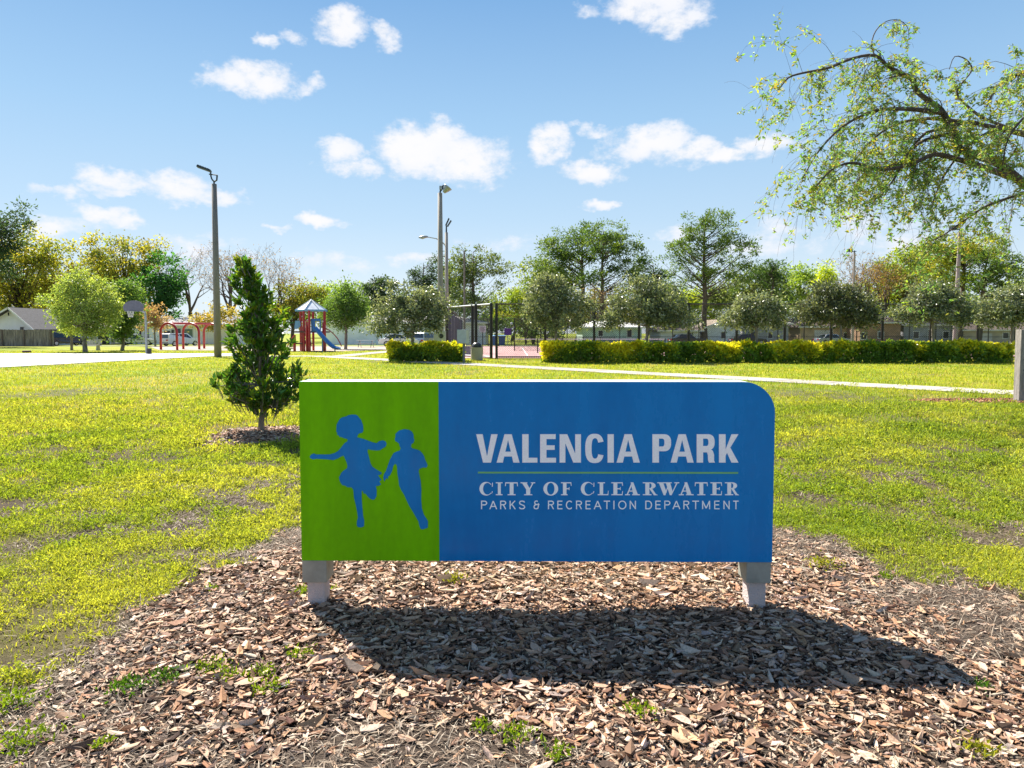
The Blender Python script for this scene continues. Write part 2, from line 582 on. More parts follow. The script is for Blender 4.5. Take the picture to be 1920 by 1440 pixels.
def npmesh(name, V, F, C=None, m=None, parent=None, org=(0, 0, 0)):
    """numpy mesh: V (n,3) world, F (k,3|4) ints, C (n,3) colours"""
    o0 = ORG[parent.name] if parent is not None else Vector(org)
    V = np.asarray(V, np.float64) - np.array(o0)[None]
    me = bpy.data.meshes.new(name)
    k = F.shape[1]
    me.vertices.add(len(V))
    me.vertices.foreach_set('co', V.astype(np.float32).ravel())
    me.loops.add(F.size)
    me.polygons.add(len(F))
    me.polygons.foreach_set('loop_start', (np.arange(len(F)) * k).astype(np.int32))
    me.loops.foreach_set('vertex_index', F.astype(np.int32).ravel())
    me.update(calc_edges=True)
    me.shade_flat()
    if C is not None:
        a = me.color_attributes.new('col', 'FLOAT_COLOR', 'POINT')
        a.data.foreach_set('color', np.concatenate([C, np.ones((len(C), 1))], 1).astype(np.float32).ravel())
    if m: me.materials.append(m)
    return link(name, me, parent, org)


# ------------------------------------------------------------------ numpy noise
_T = np.random.default_rng(3).random((256, 256))


def vnoise(x, y):
    xi, yi = np.floor(x).astype(int), np.floor(y).astype(int)
    fx, fy = x - xi, y - yi
    fx = fx * fx * (3 - 2 * fx)
    fy = fy * fy * (3 - 2 * fy)
    a = _T[xi % 256, yi % 256]
    b = _T[(xi + 1) % 256, yi % 256]
    c = _T[xi % 256, (yi + 1) % 256]
    d = _T[(xi + 1) % 256, (yi + 1) % 256]
    return (a * (1 - fx) + b * fx) * (1 - fy) + (c * (1 - fx) + d * fx) * fy


def fbm(x, y, o=4):
    s, w, t = 0, 1.0, 0
    for i in range(o):
        s = s + w * vnoise(x * 2 ** i + 17.3 * i, y * 2 ** i + 9.1 * i)
        t += w
        w *= .5
    return s / t


def sstep(a, b, x):
    t = np.clip((x - a) / (b - a), 0, 1)
    return t * t * (3 - 2 * t)


def polydist(x, y, poly):
    """signed distance, positive inside"""
    d = np.full(x.shape, 1e9)
    ins = np.zeros(x.shape, bool)
    n = len(poly)
    for i in range(n):
        ax, ay = poly[i]
        bx, by = poly[(i + 1) % n]
        ex, ey = bx - ax, by - ay
        t = np.clip(((x - ax) * ex + (y - ay) * ey) / (ex * ex + ey * ey + 1e-12), 0, 1)
        d = np.minimum(d, np.hypot(x - ax - t * ex, y - ay - t * ey))
        c = ((ay > y) != (by > y)) & (x < (bx - ax) * (y - ay) / (by - ay + 1e-12) + ax)
        ins ^= c
    return np.where(ins, d, -d)

# ================================================================== GROUND
def gxy(pts):
    return [(gp(a, b).x, gp(a, b).y) for a, b in pts]


BED = gxy([(40, 1900), (-40, 1440), (60, 1290), (150, 1215), (270, 1140), (400, 1080), (500, 1025), (560, 995), (760, 985), (1200, 985),
           (1470, 1000), (1560, 1022), (1660, 1060), (1760, 1085), (1900, 1130), (2080, 1190), (2300, 1440), (2300, 1900)])
CORE = gxy([(215, 1195), (330, 1130), (480, 1060), (600, 1030), (1440, 1035), (1560, 1070), (1680, 1150), (1800, 1240), (1830, 1330), (1560, 1400),
            (1250, 1430), (980, 1375), (700, 1370), (430, 1350), (300, 1270)])
TREE_BASE = gp(490, 818)
KIOSK_BASE = gp(1912, 752)
BARE = [(270, 853, 80, 14), (60, 1020, 110, 20), (110, 738, 110, 14), (1545, 742, 110, 20), (1000, 735, 120, 10), (20, 950, 60, 18), (430, 940, 60, 14), (1850, 1010, 70, 14),
        (330, 970, 50, 12), (1660, 890, 60, 10), (520, 875, 40, 10), (300, 800, 40, 6), (560, 745, 120, 12)]
LUSH = [(170, 1120, 190, 55), (330, 1075, 130, 30), (60, 1190, 120, 60), (420, 1020, 90, 18), (200, 1040, 160, 40), (1650, 1000, 90, 36), (1800, 1045, 90, 26), (1890, 1090, 70, 26), (1540, 985, 70, 22), (480, 985, 80, 22), (60, 1090, 100, 40)]
BARE_W, LUSH_W = [], []
for (px, py, rx, ry) in LUSH:
    c, e, f = gp(px, py), gp(px + rx, py), gp(px, py + ry)
    LUSH_W.append((c.x, c.y, e.x - c.x, max(c.y - f.y, .05)))
for (px, py, rx, ry) in BARE:
    c = gp(px, py)
    e = gp(px + rx, py)
    f = gp(px, py + ry)
    BARE_W.append((c.x, c.y, e.x - c.x, max(c.y - f.y, .05)))


def hgt(x, y):
    near = 1 - sstep(9, 15, y)
    return near * (0.05 * (fbm(x * 1.1 + 40, y * 1.1 + 40, 3) - .5)) + 0.02 * sstep(-.1, .6, polydist(x, y, BED)) + \
        0.06 * (1 - sstep(.2, .85, np.hypot(x - TREE_BASE.x, y - TREE_BASE.y)))


def bedmask(x, y):
    d = polydist(x, y, BED) + (fbm(x * 2.9 + 5, y * 2.9 + 3, 4) - .5) * .95
    return sstep(-.1, .12, d)


def ringmask(x, y):
    r = np.hypot((x - TREE_BASE.x) / 1.02, (y - TREE_BASE.y) / 1.0) + (fbm(x * 2, y * 2, 3) - .5) * .4
    return 1 - sstep(.75, 1.0, r)


def paved(x, y):
    """1 on the lawn, 0 on hard surfaces"""
    m = np.ones(x.shape)
    for poly in PAVED:
        m *= polydist(x, y, poly) < 0.02
    return m


def grassd(x, y):
    """grass cover 0..1"""
    t = sstep(5, 13, y)
    n = .55 * fbm(x * .55 + 3, y * .55 + 8, 4) + .45 * fbm(x * 2.3 + 30, y * 2.3 + 2, 4)
    g = sstep(.30 - .12 * t, .46 - .10 * t, n)
    for (cx, cy, rx, ry) in BARE_W:
        q = ((x - cx) / rx) ** 2 + ((y - cy) / ry) ** 2 + (fbm(x * 3 + 1, y * 3, 3) - .5) * 1.6
        g = g * (.4 + .6 * sstep(.3, 1.0, q))
    hole = sstep(.38, .52, fbm(x * 5.3 + 3, y * 4.2 + 12, 3))
    g = g * (1 - (1 - hole) * (.8 - .65 * sstep(7, 14, y)))
    for (cx, cy, rx, ry) in LUSH_W:
        q = ((x - cx) / rx) ** 2 + ((y - cy) / ry) ** 2 + (fbm(x * 2.6 + 7, y * 2.6, 3) - .5) * 1.5
        g = np.maximum(g, .95 * (1 - sstep(.6, 1.25, q)))
    g = g * (1 - bedmask(x, y)) * (1 - ringmask(x, y))
    g = g * (1 - .8 * (np.hypot((x - KIOSK_BASE.x) / 2.4, (y - KIOSK_BASE.y) / .7) < 1))
    return np.clip(g, 0, 1)


# hard surfaces (ground polygons)
A0, A1 = gp(1990, 742), gp(600, 668.5)
wd = (A1 - A0).normalized()
wnrm = Vector((-wd.y, wd.x, 0))
WALK_W = 1.55


def strip(a, b, w):
    d = (b - a).normalized()
    n = Vector((-d.y, d.x, 0)) * w / 2
    return [((a + n).x, (a + n).y), ((b + n).x, (b + n).y), ((b - n).x, (b - n).y), ((a - n).x, (a - n).y)]


WALK_A, WALK_B = A0 - wd * 8, A1 + wd * 1.0
BR_A, BR_B = gp(640, 668), gp(770, 655.5)
CR_A, CR_B = gp(600, 668.2), gp(380, 667.6)
COURT = gxy([(-260, 700), (0, 690), (200, 679), (385, 669.0), (470, 666.5), (470, 663.6), (0, 663.4), (-400, 663.4)])
PAVED = [strip(WALK_A, WALK_B, WALK_W), strip(BR_A, BR_B, 1.5), strip(CR_A, CR_B, 1.5), COURT,
         [(-60, -1.0), (60, -1.0), (60, .55), (-60, .55)]]
TENNIS = [(-5.6, 41.4), (34, 41.4), (34, 79), (-7.6, 79)]
PLAYPAD = gxy([(300, 657), (420, 657.5), (540, 659), (640, 659), (760, 655), (760, 650), (280, 650)])


def grid_coords():
    xs = list(np.arange(-7, 7.001, .13))
    s = .13
    while xs[-1] < 3500:
        s *= 1.11
        xs.append(xs[-1] + s)
    xs = sorted(set([round(-a, 5) for a in xs] + [round(a, 5) for a in xs]))
    ys = list(np.arange(.6, 13, .1))
    s = .08
    while ys[-1] < 4500:
        s *= 1.06
        ys.append(ys[-1] + s)
    yb = [.6]
    s = .3
    while yb[-1] > -900:
        s *= 1.25
        yb.append(yb[-1] - s)
    return np.array(xs), np.array(sorted(yb[1:]) + ys)


def ground_mat():
    m, nt, b = newmat('ground_soil_turf')
    N, L = nt.nodes, nt.links
    tc = N.new('ShaderNodeTexCoord')
    a = N.new('ShaderNodeAttribute')
    a.attribute_name = 'col'
    n1 = N.new('ShaderNodeTexNoise')
    n1.inputs['Scale'].default_value = 45
    n1.inputs['Detail'].default_value = 8
    n1.inputs['Roughness'].default_value = .75
    L.new(tc.outputs['Object'], n1.inputs['Vector'])
    mr = N.new('ShaderNodeMapRange')
    mr.inputs['From Min'].default_value = .3
    mr.inputs['From Max'].default_value = .7
    mr.inputs['To Min'].default_value = .45
    mr.inputs['To Max'].default_value = 1.4
    L.new(n1.outputs['Fac'], mr.inputs['Value'])
    n3 = N.new('ShaderNodeTexNoise')
    n3.inputs['Scale'].default_value = .9
    n3.inputs['Detail'].default_value = 6
    L.new(tc.outputs['Object'], n3.inputs['Vector'])
    m3 = N.new('ShaderNodeMapRange')
    m3.inputs['From Min'].default_value = .3
    m3.inputs['From Max'].default_value = .7
    m3.inputs['To Min'].default_value = .75
    m3.inputs['To Max'].default_value = 1.2
    L.new(n3.outputs['Fac'], m3.inputs['Value'])
    mm = N.new('ShaderNodeMath'); mm.operation = 'MULTIPLY'
    L.new(mr.outputs[0], mm.inputs[0]); L.new(m3.outputs[0], mm.inputs[1])
    vm = N.new('ShaderNodeVectorMath'); vm.operation = 'SCALE'
    L.new(a.outputs['Color'], vm.inputs[0]); L.new(mm.outputs[0], vm.inputs['Scale'])
    L.new(vm.outputs[0], b.inputs['Base Color'])
    b.inputs['Roughness'].default_value = .95
    b.inputs['Specular IOR Level'].default_value = .15
    bp = N.new('ShaderNodeBump')
    bp.inputs['Strength'].default_value = .9
    bp.inputs['Distance'].default_value = .03
    L.new(n1.outputs['Fac'], bp.inputs['Height'])
    L.new(bp.outputs[0], b.inputs['Normal'])
    return m


M['ground'] = ground_mat()
SOIL = np.array((.092, .068, .05))
TURF = np.array((.19, .215, .022))
DRY = np.array((.32, .26, .12))


def turfcol(x, y):
    n = fbm(x * .35 + 11, y * .22 + 4, 4)
    k = sstep(.40, .60, n)[:, None]
    dry = (.4 * sstep(.56, .74, fbm(x * .5 + 60, y * .3 + 31, 4)))[:, None]
    c = np.array((.18, .245, .014)) * (1 - k) + np.array((.28, .305, .02)) * k
    return c * (1 - dry) + DRY * dry


def make_ground():
    xs, ys = grid_coords()
    X, Y = np.meshgrid(xs, ys)
    x, y = X.ravel(), Y.ravel()
    z = np.where(y > .9, hgt(x, y), 0)
    nx, ny = len(xs), len(ys)
    i = np.arange(nx * ny).reshape(ny, nx)
    F = np.stack([i[:-1, :-1], i[:-1, 1:], i[1:, 1:], i[1:, :-1]], -1).reshape(-1, 4)
    g = grassd(x, y)
    far = sstep(9, 22, y)
    g = (g * (.22 + .78 * far))[:, None]
    C = SOIL * (1 - g) + turfcol(x, y) * g
    bare = (sstep(0.15, .9, bedmask(x, y)))[:, None]
    C = C * (1 - bare) + np.array((.11, .085, .066)) * bare
    o = npmesh('ground', np.stack([x, y, z], 1), F, C, M['ground'])
    o['kind'] = 'structure'
    o.data.polygons.foreach_set('use_smooth', [True] * len(o.data.polygons))


make_ground()


def slabwalk(name, a, b, w, length=1.5, z=.022):
    """concrete path of separate slabs with open joints"""
    d = (b - a)
    L = d.length
    d.normalize()
    n = Vector((-d.y, d.x, 0)) * w / 2
    base = MB().prism([a + n, b + n, b - n, a - n], (0, 0, z * .45)).build(name, M['sand'], org=(a.x, a.y, 0))
    base['kind'] = 'structure'
    k = int(L / length)
    for i in range(k + 1):
        p = a + d * (i * length + .02)
        q = a + d * min((i + 1) * length - .02, L)
        if (q - p).dot(d) < .1: continue
        mb = MB()
        zz = z + random.uniform(-.003, .004)
        nn = n * .995
        mb.prism([p + nn + Vector((0, 0, z * .5)), q + nn + Vector((0, 0, z * .5)), q - nn + Vector((0, 0, z * .5)), p - nn + Vector((0, 0, z * .5))], (0, 0, zz - z * .5))
        mb.build('slab', M['concrete'] if random.random() < .65 else M['concrete_b'], base)
    return base


slabwalk('park_path', WALK_A, WALK_B, WALK_W)
slabwalk('playground_path', BR_A + Vector((0, 0, .004)), BR_B, 1.5, z=.026)
slabwalk('court_path', CR_A, CR_B, 1.5, z=.019)
slabwalk('street_pavement', Vector((-30, -.25, 0)), Vector((30, -.25, 0)), 1.5)
o = MB().prism([(x, y, .005) for x, y in COURT], (0, 0, .03)).build('basketball_court', M['court_concrete'], org=(COURT[2][0], COURT[2][1], 0))
o['kind'] = 'structure'
o = MB().prism([(x, y, .004) for x, y in TENNIS], (0, 0, .022)).build('tennis_court', M['court_red'], org=(0, 60, 0))
o['kind'] = 'structure'
lines = MB()
for (x0, x1, y0, y1) in ((1, 1.08, 46, 70), (12, 12.08, 46, 70), (1, 12, 46, 46.1), (1, 12, 69.9, 70), (18, 18.08, 46, 70), (29, 29.08, 46, 70), (18, 29, 46, 46.1)):
    lines.box(x0, x1, y0, y1, .0265, .030)
lines.build('court_line', M['white_sign'], bpy.data.objects['tennis_court'])
o = MB().prism([(x, y, .002) for x, y in PLAYPAD], (0, 0, .02)).build('play_area', M['sand'], org=(-25, 65, 0))
o['kind'] = 'structure'
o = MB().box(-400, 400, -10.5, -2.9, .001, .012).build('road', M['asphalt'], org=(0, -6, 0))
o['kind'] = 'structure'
o = MB().box(-400, 400, -2.9, -2.72, .001, .12).build('kerb', M['concrete'], org=(0, -2.8, 0))
o['kind'] = 'structure'
road2 = MB().prism([(-130, 84, .004), (130, 84, .004), (130, 80.6, .004), (-130, 80.6, .004)], (0, 0, .012)).build('street_behind_park', M['asphalt'], org=(0, 82, 0))
road2['kind'] = 'structure'

# ================================================================== MULCH
CHIPCOL = np.array([(.41, .285, .205), (.53, .42, .335), (.31, .175, .105), (.17, .10, .066), (.40, .325, .275), (.065, .042, .03), (.42, .255, .155)])
CHIPP = np.array([.30, .13, .16, .17, .09, .10, .05])


def rotframe(n, tiltscale):
    """random in-plane heading plus tilt -> (n,3) axes u,v,w"""
    th = rng.random(n) * 2 * np.pi
    tl = np.abs(rng.normal(0, tiltscale, n)).clip(0, 1.25)
    ta = rng.random(n) * 2 * np.pi
    w = np.stack([np.sin(tl) * np.cos(ta), np.sin(tl) * np.sin(ta), np.cos(tl)], 1)
    h = np.stack([np.cos(th), np.sin(th), np.zeros(n)], 1)
    u = h - w * (h * w).sum(1)[:, None]
    u /= np.linalg.norm(u, axis=1)[:, None]
    v = np.cross(w, u)
    return u, v, w


def chips(P, L, W, T, col, tilt):
    n = len(P)
    base = np.array([(-.5, -.12), (-.22, -.5), (.25, -.46), (.5, .08), (.18, .5), (-.3, .44)])
    O = base[None] + rng.normal(0, .09, (n, 6, 2))
    u, v, w = rotframe(n, tilt)
    curl = rng.normal(0, .12, n)
    top = P[:, None] + u[:, None] * (O[:, :, 0] * L[:, None])[:, :, None] + v[:, None] * (O[:, :, 1] * W[:, None])[:, :, None]
    top = top + w[:, None] * ((T[:, None] + curl[:, None] * L[:, None] * (O[:, :, 0] ** 2 * 4 - .4)) + rng.normal(0, .001, (n, 6)))[:, :, None]
    bot = top - w[:, None] * T[:, None, None] * 1.5
    V = np.concatenate([top, bot], 1).reshape(-1, 3)
    f = [(0, 1, 2, 3), (0, 3, 4, 5)] + [(i, i + 6, (i + 1) % 6 + 6, (i + 1) % 6) for i in range(6)]
    F = (np.arange(n)[:, None, None] * 12 + np.array(f)[None]).reshape(-1, 4)
    C = np.repeat(col, 12, 0).reshape(n, 12, 3)
    C = C * (1 + rng.normal(0, .07, (n, 12, 1)))
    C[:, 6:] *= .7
    C *= np.array((1.0, .95, .885))
    return V, F, np.clip(C.reshape(-1, 3), .01, .9)


def chipcols(n):
    c = CHIPCOL[rng.choice(len(CHIPCOL), n, p=CHIPP / CHIPP.sum())]
    return np.clip(c * rng.normal(1, .14, (n, 1)) * rng.normal(1, .03, (n, 3)), .02, .85)


def bedsheet():
    xs = np.arange(-4.2, 5.2, .07)
    ys = np.arange(1.0, 6.6, .07)
    X, Y = np.meshgrid(xs, ys)
    x, y = X.ravel(), Y.ravel()
    m = bedmask(x, y)
    z = hgt(x, y) + .004 + (m - 1) * .03
    nx, ny = len(xs), len(ys)
    i = np.arange(nx * ny).reshape(ny, nx)
    F = np.stack([i[:-1, :-1], i[:-1, 1:], i[1:, 1:], i[1:, :-1]], -1).reshape(-1, 4)
    keep = (m[F].max(1) > .05)
    F = F[keep]
    core = sstep(-.3, .3, polydist(x, y, CORE) + (fbm(x * 2, y * 2, 3) - .5))[:, None]
    C = np.array((.115, .088, .068)) * (1 - core) + np.array((.07, .046, .034)) * core
    used = np.unique(F)
    re = np.full(len(x), -1)
    re[used] = np.arange(len(used))
    o = npmesh('mulch_bed', np.stack([x, y, z], 1)[used], re[F], C[used], M['ground'], org=(0, 4, 0))
    o['kind'] = 'structure'
    return o


mulch = bedsheet()


def chipdens(x, y):
    core = sstep(-.45, .25, polydist(x, y, CORE) + (fbm(x * 1.8 + 9, y * 1.8, 4) - .5) * 1.1)
    return (.16 + .84 * core) * sstep(.25, .9, bedmask(x, y))


def scatter(n, x0, x1, y0, y1, dens):
    x = rng.uniform(x0, x1, n)
    y = rng.uniform(y0, y1, n)
    k = rng.random(n) < dens(x, y)
    return x[k], y[k]


x, y = scatter(140000, -3.6, 4.4, 1.9, 6.0, lambda a, b: chipdens(a, b) * (np.abs(a) < (b * .78 + .6)))
n = len(x)
core = chipdens(x, y)
L = np.clip(rng.lognormal(-3.55, .58, n), .010, .105)
W = L * rng.uniform(.16, .44, n)
z = hgt(x, y) + rng.random(n) ** 1.5 * .028 * core + .004
V, F, C = chips(np.stack([x, y, z], 1), L, W, rng.uniform(.001, .0035, n), chipcols(n), .15)
o = npmesh('bark_chips', V, F, C, M['chip'], mulch)
o['kind'] = 'stuff'
# the chips that show largest: each an object of its own
variants = []
for i in range(30):
    V, F, C = chips(np.zeros((1, 3)), np.array([1.0]), np.array([rng.uniform(.24, .5)]), np.array([rng.uniform(.05, .09)]), chipcols(1), .03)
    me = bpy.data.meshes.new('bark_chip')
    me.from_pydata([tuple(p) for p in V], [], [tuple(int(a) for a in f) for f in F])
    a = me.color_attributes.new('col', 'FLOAT_COLOR', 'POINT')
    a.data.foreach_set('color', np.concatenate([C, np.ones((len(C), 1))], 1).astype(np.float32).ravel())
    me.materials.append(M['chip'])
    variants.append(me)
x, y = scatter(3000, -2.6, 3.2, 2.35, 4.6, lambda a, b: chipdens(a, b) ** 2 * (np.abs(a) < b * .76))
zz = hgt(x, y)
for i in range(min(300, len(x))):
    o = bpy.data.objects.new('bark_chip', random.choice(variants))
    COL.objects.link(o)
    o.parent = mulch
    o.location = Vector((x[i], y[i], zz[i] + .024)) - ORG[mulch.name]
    o.rotation_euler = (random.gauss(0, .2), random.gauss(0, .2), random.random() * 6.28)
    s = random.uniform(.04, .078)
    o.scale = (s, s, s)

# dry litter: slivers and straw over the bed and bare soil
def blades(P, H, Wd, col, lean, bend=.5, dir_=None):
    """grass blades: 5 verts, 3 tris"""
    n = len(P)
    a = rng.random(n) * 2 * np.pi if dir_ is None else dir_
    l = lean
    up = np.stack([np.cos(a) * np.sin(l), np.sin(a) * np.sin(l), np.cos(l)], 1)
    l2 = np.clip(l + bend * rng.random(n), 0, 1.9)
    up2 = np.stack([np.cos(a) * np.sin(l2), np.sin(a) * np.sin(l2), np.cos(l2)], 1)
    b = a + np.pi / 2 + rng.normal(0, .6, n)
    s = np.stack([np.cos(b), np.sin(b), np.zeros(n)], 1)
    w = Wd[:, None] / 2
    m = P + up * (H * .55)[:, None]
    V = np.stack([P - s * w, P + s * w, m + s * w * .85, m - s * w * .85, m + up2 * (H * .45)[:, None]], 1).reshape(-1, 3)
    f = np.array([(0, 1, 2), (0, 2, 3), (3, 2, 4)])
    F = (np.arange(n)[:, None, None] * 5 + f[None]).reshape(-1, 3)
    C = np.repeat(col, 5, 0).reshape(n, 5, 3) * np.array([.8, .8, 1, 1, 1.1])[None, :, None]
    return V, F, np.clip(C.reshape(-1, 3), .005, .9)


x, y = scatter(200000, -4.2, 4.8, 1.5, 7.5, lambda a, b: np.clip(1.0 - .7 * chipdens(a, b), 0, 1) * np.clip(bedmask(a, b) + .6, 0, 1) * (1 - grassd(a, b)) * (np.abs(a) < b * .82 + 1))
n = len(x)
P = np.stack([x, y, hgt(x, y) + .006 + rng.random(n) * .008], 1)
col = np.array([(.34, .26, .185), (.22, .155, .105), (.42, .35, .265), (.12, .085, .06)])[rng.integers(0, 4, n)] * rng.normal(1, .15, (n, 1))
V, F, C = blades(P, rng.uniform(.02, .075, n), rng.uniform(.002, .006, n), col, rng.uniform(.9, 1.6, n), .6)
o = npmesh('dry_litter', V, F, C, M['straw'], mulch)
o['kind'] = 'stuff'

# ring of mulch round the young tree, and the scrap of mulch at the notice board
for nm, cx, cy, rx, ry, cnt, lm in (('tree_ring_mulch', TREE_BASE.x, TREE_BASE.y, 1.02, 1.0, 5500, None), ('board_mulch', KIOSK_BASE.x - .6, KIOSK_BASE.y, 1.9, .5, 1600, None)):
    r = np.sqrt(rng.random(cnt))
    a = rng.random(cnt) * 2 * np.pi
    x, y = cx + r * np.cos(a) * rx, cy + r * np.sin(a) * ry
    k = (fbm(x * 2.5, y * 2.5, 3) > (r - .55) * 1.0)
    x, y = x[k], y[k]
    n = len(x)
    L = np.clip(rng.lognormal(-3.1, .35, n), .02, .11)
    cc = chipcols(n)
    if nm == 'board_mulch': cc = cc * np.array((1, .7, .6))
    V, F, C = chips(np.stack([x, y, hgt(x, y) + .006 + rng.random(n) * .02], 1), L, L * rng.uniform(.25, .5, n), rng.uniform(.003, .006, n), cc, .3)
    o = npmesh(nm, V, F, C, M['chip'], org=(cx, cy, 0))
    o['kind'] = 'stuff'
    tag(o, 'ring of pale bark mulch around the young tree' if nm == 'tree_ring_mulch' else 'reddish bark mulch at the foot of the notice board', 'mulch')

# ================================================================== LAWN
def frustum(x, y, side=2.0):
    return np.abs(x) < y * .79 + side


def grasscol(x, y, n, dull=0):
    k = rng.random((n, 1))
    g = np.clip(fbm(x * .6 + 20, y * .6 + 7, 3)[:, None] * 2.0 - .55 + rng.normal(0, .16, (n, 1)), 0, 1)
    c = np.array((.22, .31, .03)) * (1 - g) + np.array((.41, .43, .05)) * g
    dry = (rng.random((n, 1)) < (.05 + .06 * sstep(6, 12, y)[:, None] + .28 * sstep(6, 10, y)[:, None] * sstep(.56, .74, fbm(x * .5 + 60, y * .3 + 31, 4))[:, None]))
    c = np.where(dry, np.array((.52, .43, .18)), c)
    return c * rng.normal(1, .16, (n, 1))


def lawn(name, n, x0, x1, y0, y1, hr, wr, lean, ymix=None):
    if ymix == 'log':
        y = np.exp(rng.uniform(math.log(y0), math.log(y1), n))
        x = rng.uniform(-1, 1, n) * (y * .79 + 2)
    else:
        x = rng.uniform(x0, x1, n)
        y = rng.uniform(y0, y1, n)
    g = grassd(x, y)
    k = (rng.random(n) < g + .03 * (y > 5)) & frustum(x, y) & (paved(x, y) > 0)
    for poly in (TENNIS, PLAYPAD):
        k &= polydist(x, y, poly) < 0
    k &= ~((bedmask(x, y) > .6) & (rng.random(n) > .004))
    x, y, g = x[k], y[k], g[k]
    n = len(x)
    sc_ = (y / 10.0) if ymix == 'log' else 1.0
    lump = .30 + 1.45 * fbm(x * 3.1, y * 3.1, 3)
    P = np.stack([x, y, hgt(x, y) - .003], 1)
    H = rng.uniform(*hr, n) * lump * np.clip(g + .35, .4, 1.1) * (np.clip(sc_, .8, 1.35))
    Wd = rng.uniform(*wr, n) * (np.clip(sc_, 1, 5))
    if ymix == 'log':      # farther off a blade is a single tapering triangle
        a = rng.random(n) * 2 * np.pi
        l = np.abs(rng.normal(0, lean, n))[:, None]
        up = np.concatenate([np.cos(a)[:, None] * np.sin(l), np.sin(a)[:, None] * np.sin(l), np.cos(l)], 1)
        b_ = a + np.pi / 2 + rng.normal(0, .6, n)
        sd = np.stack([np.cos(b_), np.sin(b_), np.zeros(n)], 1) * (Wd * .62)[:, None]
        V = np.stack([P - sd, P + sd, P + up * H[:, None]], 1).reshape(-1, 3)
        return V, np.arange(3 * n).reshape(n, 3), np.clip(np.repeat(grasscol(x, y, n), 3, 0), .005, .9)
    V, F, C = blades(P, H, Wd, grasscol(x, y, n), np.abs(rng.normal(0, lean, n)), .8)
    return V, F, C


def join(parts):
    V, F, C, k = [], [], [], 0
    for v, f, c in parts:
        V.append(v); F.append(f + k); C.append(c); k += len(v)
    return np.concatenate(V), np.concatenate(F), np.concatenate(C)


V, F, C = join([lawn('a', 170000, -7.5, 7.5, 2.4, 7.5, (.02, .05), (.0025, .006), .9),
                lawn('b', 340000, 0, 0, 7.0, 60, (.03, .06), (.006, .011), .75, 'log')])
o = npmesh('grass', V, F, C, M['grass'])
tag(o, 'patchy yellow green lawn grass across the park', 'grass', kind='stuff')


def leafquads(P, D, Lf, Wf, col, fold=.25):
    """folded diamond leaves; D unit direction (n,3)"""
    n = len(P)
    r = rng.normal(0, 1, (n, 3))
    s = np.cross(D, r)
    s /= np.linalg.norm(s, axis=1)[:, None] + 1e-9
    w = np.cross(s, D)
    Lf, Wf = Lf[:, None], Wf[:, None]
    mid = P + D * Lf * .45
    V = np.stack([P, mid + s * Wf * .5 + w * Wf * fold, P + D * Lf - w * Lf * .12, mid - s * Wf * .5 + w * Wf * fold], 1).reshape(-1, 3)
    F = np.arange(n * 4).reshape(n, 4)
    C = np.repeat(col, 4, 0)
    return V, F, np.clip(C, .004, .9)


def rdir(n, up=0.0):
    d = rng.normal(0, 1, (n, 3))
    d[:, 2] += up
    return d / np.linalg.norm(d, axis=1)[:, None]


# broad-leaved weeds thickening the turf in the near lawn
cn = 40000
y = np.exp(rng.uniform(math.log(2.5), math.log(22), cn)); x = rng.uniform(-1, 1, cn) * (y * .79 + .8)
g_ = grassd(x, y)
k = (rng.random(cn) < g_ * (1 - .97 * sstep(6.5, 20, y)) * np.clip((fbm(x * 2.0 + 3, y * 2.0, 3) - .30) * 5.0, .08, 1))
x, y = x[k], y[k]
m = 25
r_ = np.repeat(rng.uniform(.02, .06, len(x)) * np.clip(y / 5, .8, 2.4), m)
cx = np.repeat(x, m) + rng.normal(0, 1, len(x) * m) * r_
cy = np.repeat(y, m) + rng.normal(0, 1, len(x) * m) * r_
tone = np.repeat(np.clip(fbm(x * 1.1 + 9, y * 1.1, 3) * 2.2 - .6 + rng.normal(0, .2, len(x)), 0, 1), m)[:, None]
hh = np.repeat(rng.uniform(.02, .10, len(x)) * np.clip(fbm(x * 2.1, y * 2.1, 3) * 2.2 - .3, .25, 1.3), m)
n = len(cx)
P = np.stack([cx, cy, hgt(cx, cy) + rng.random(n) * hh], 1)
col = (np.array((.23, .32, .045)) * (1 - tone) + np.array((.42, .45, .085)) * tone) * rng.normal(1, .22, (n, 1))
sz = np.clip(np.repeat(y, m) / 5, .8, 2.2)
V, F, C = leafquads(P, rdir(n, .9), rng.uniform(.014, .036, n) * sz, rng.uniform(.006, .014, n) * sz, col)
o = npmesh('turf_weeds', V, F, C, M['grass'])
tag(o, 'small leafy weeds mixed through the near lawn', 'weeds', kind='stuff')

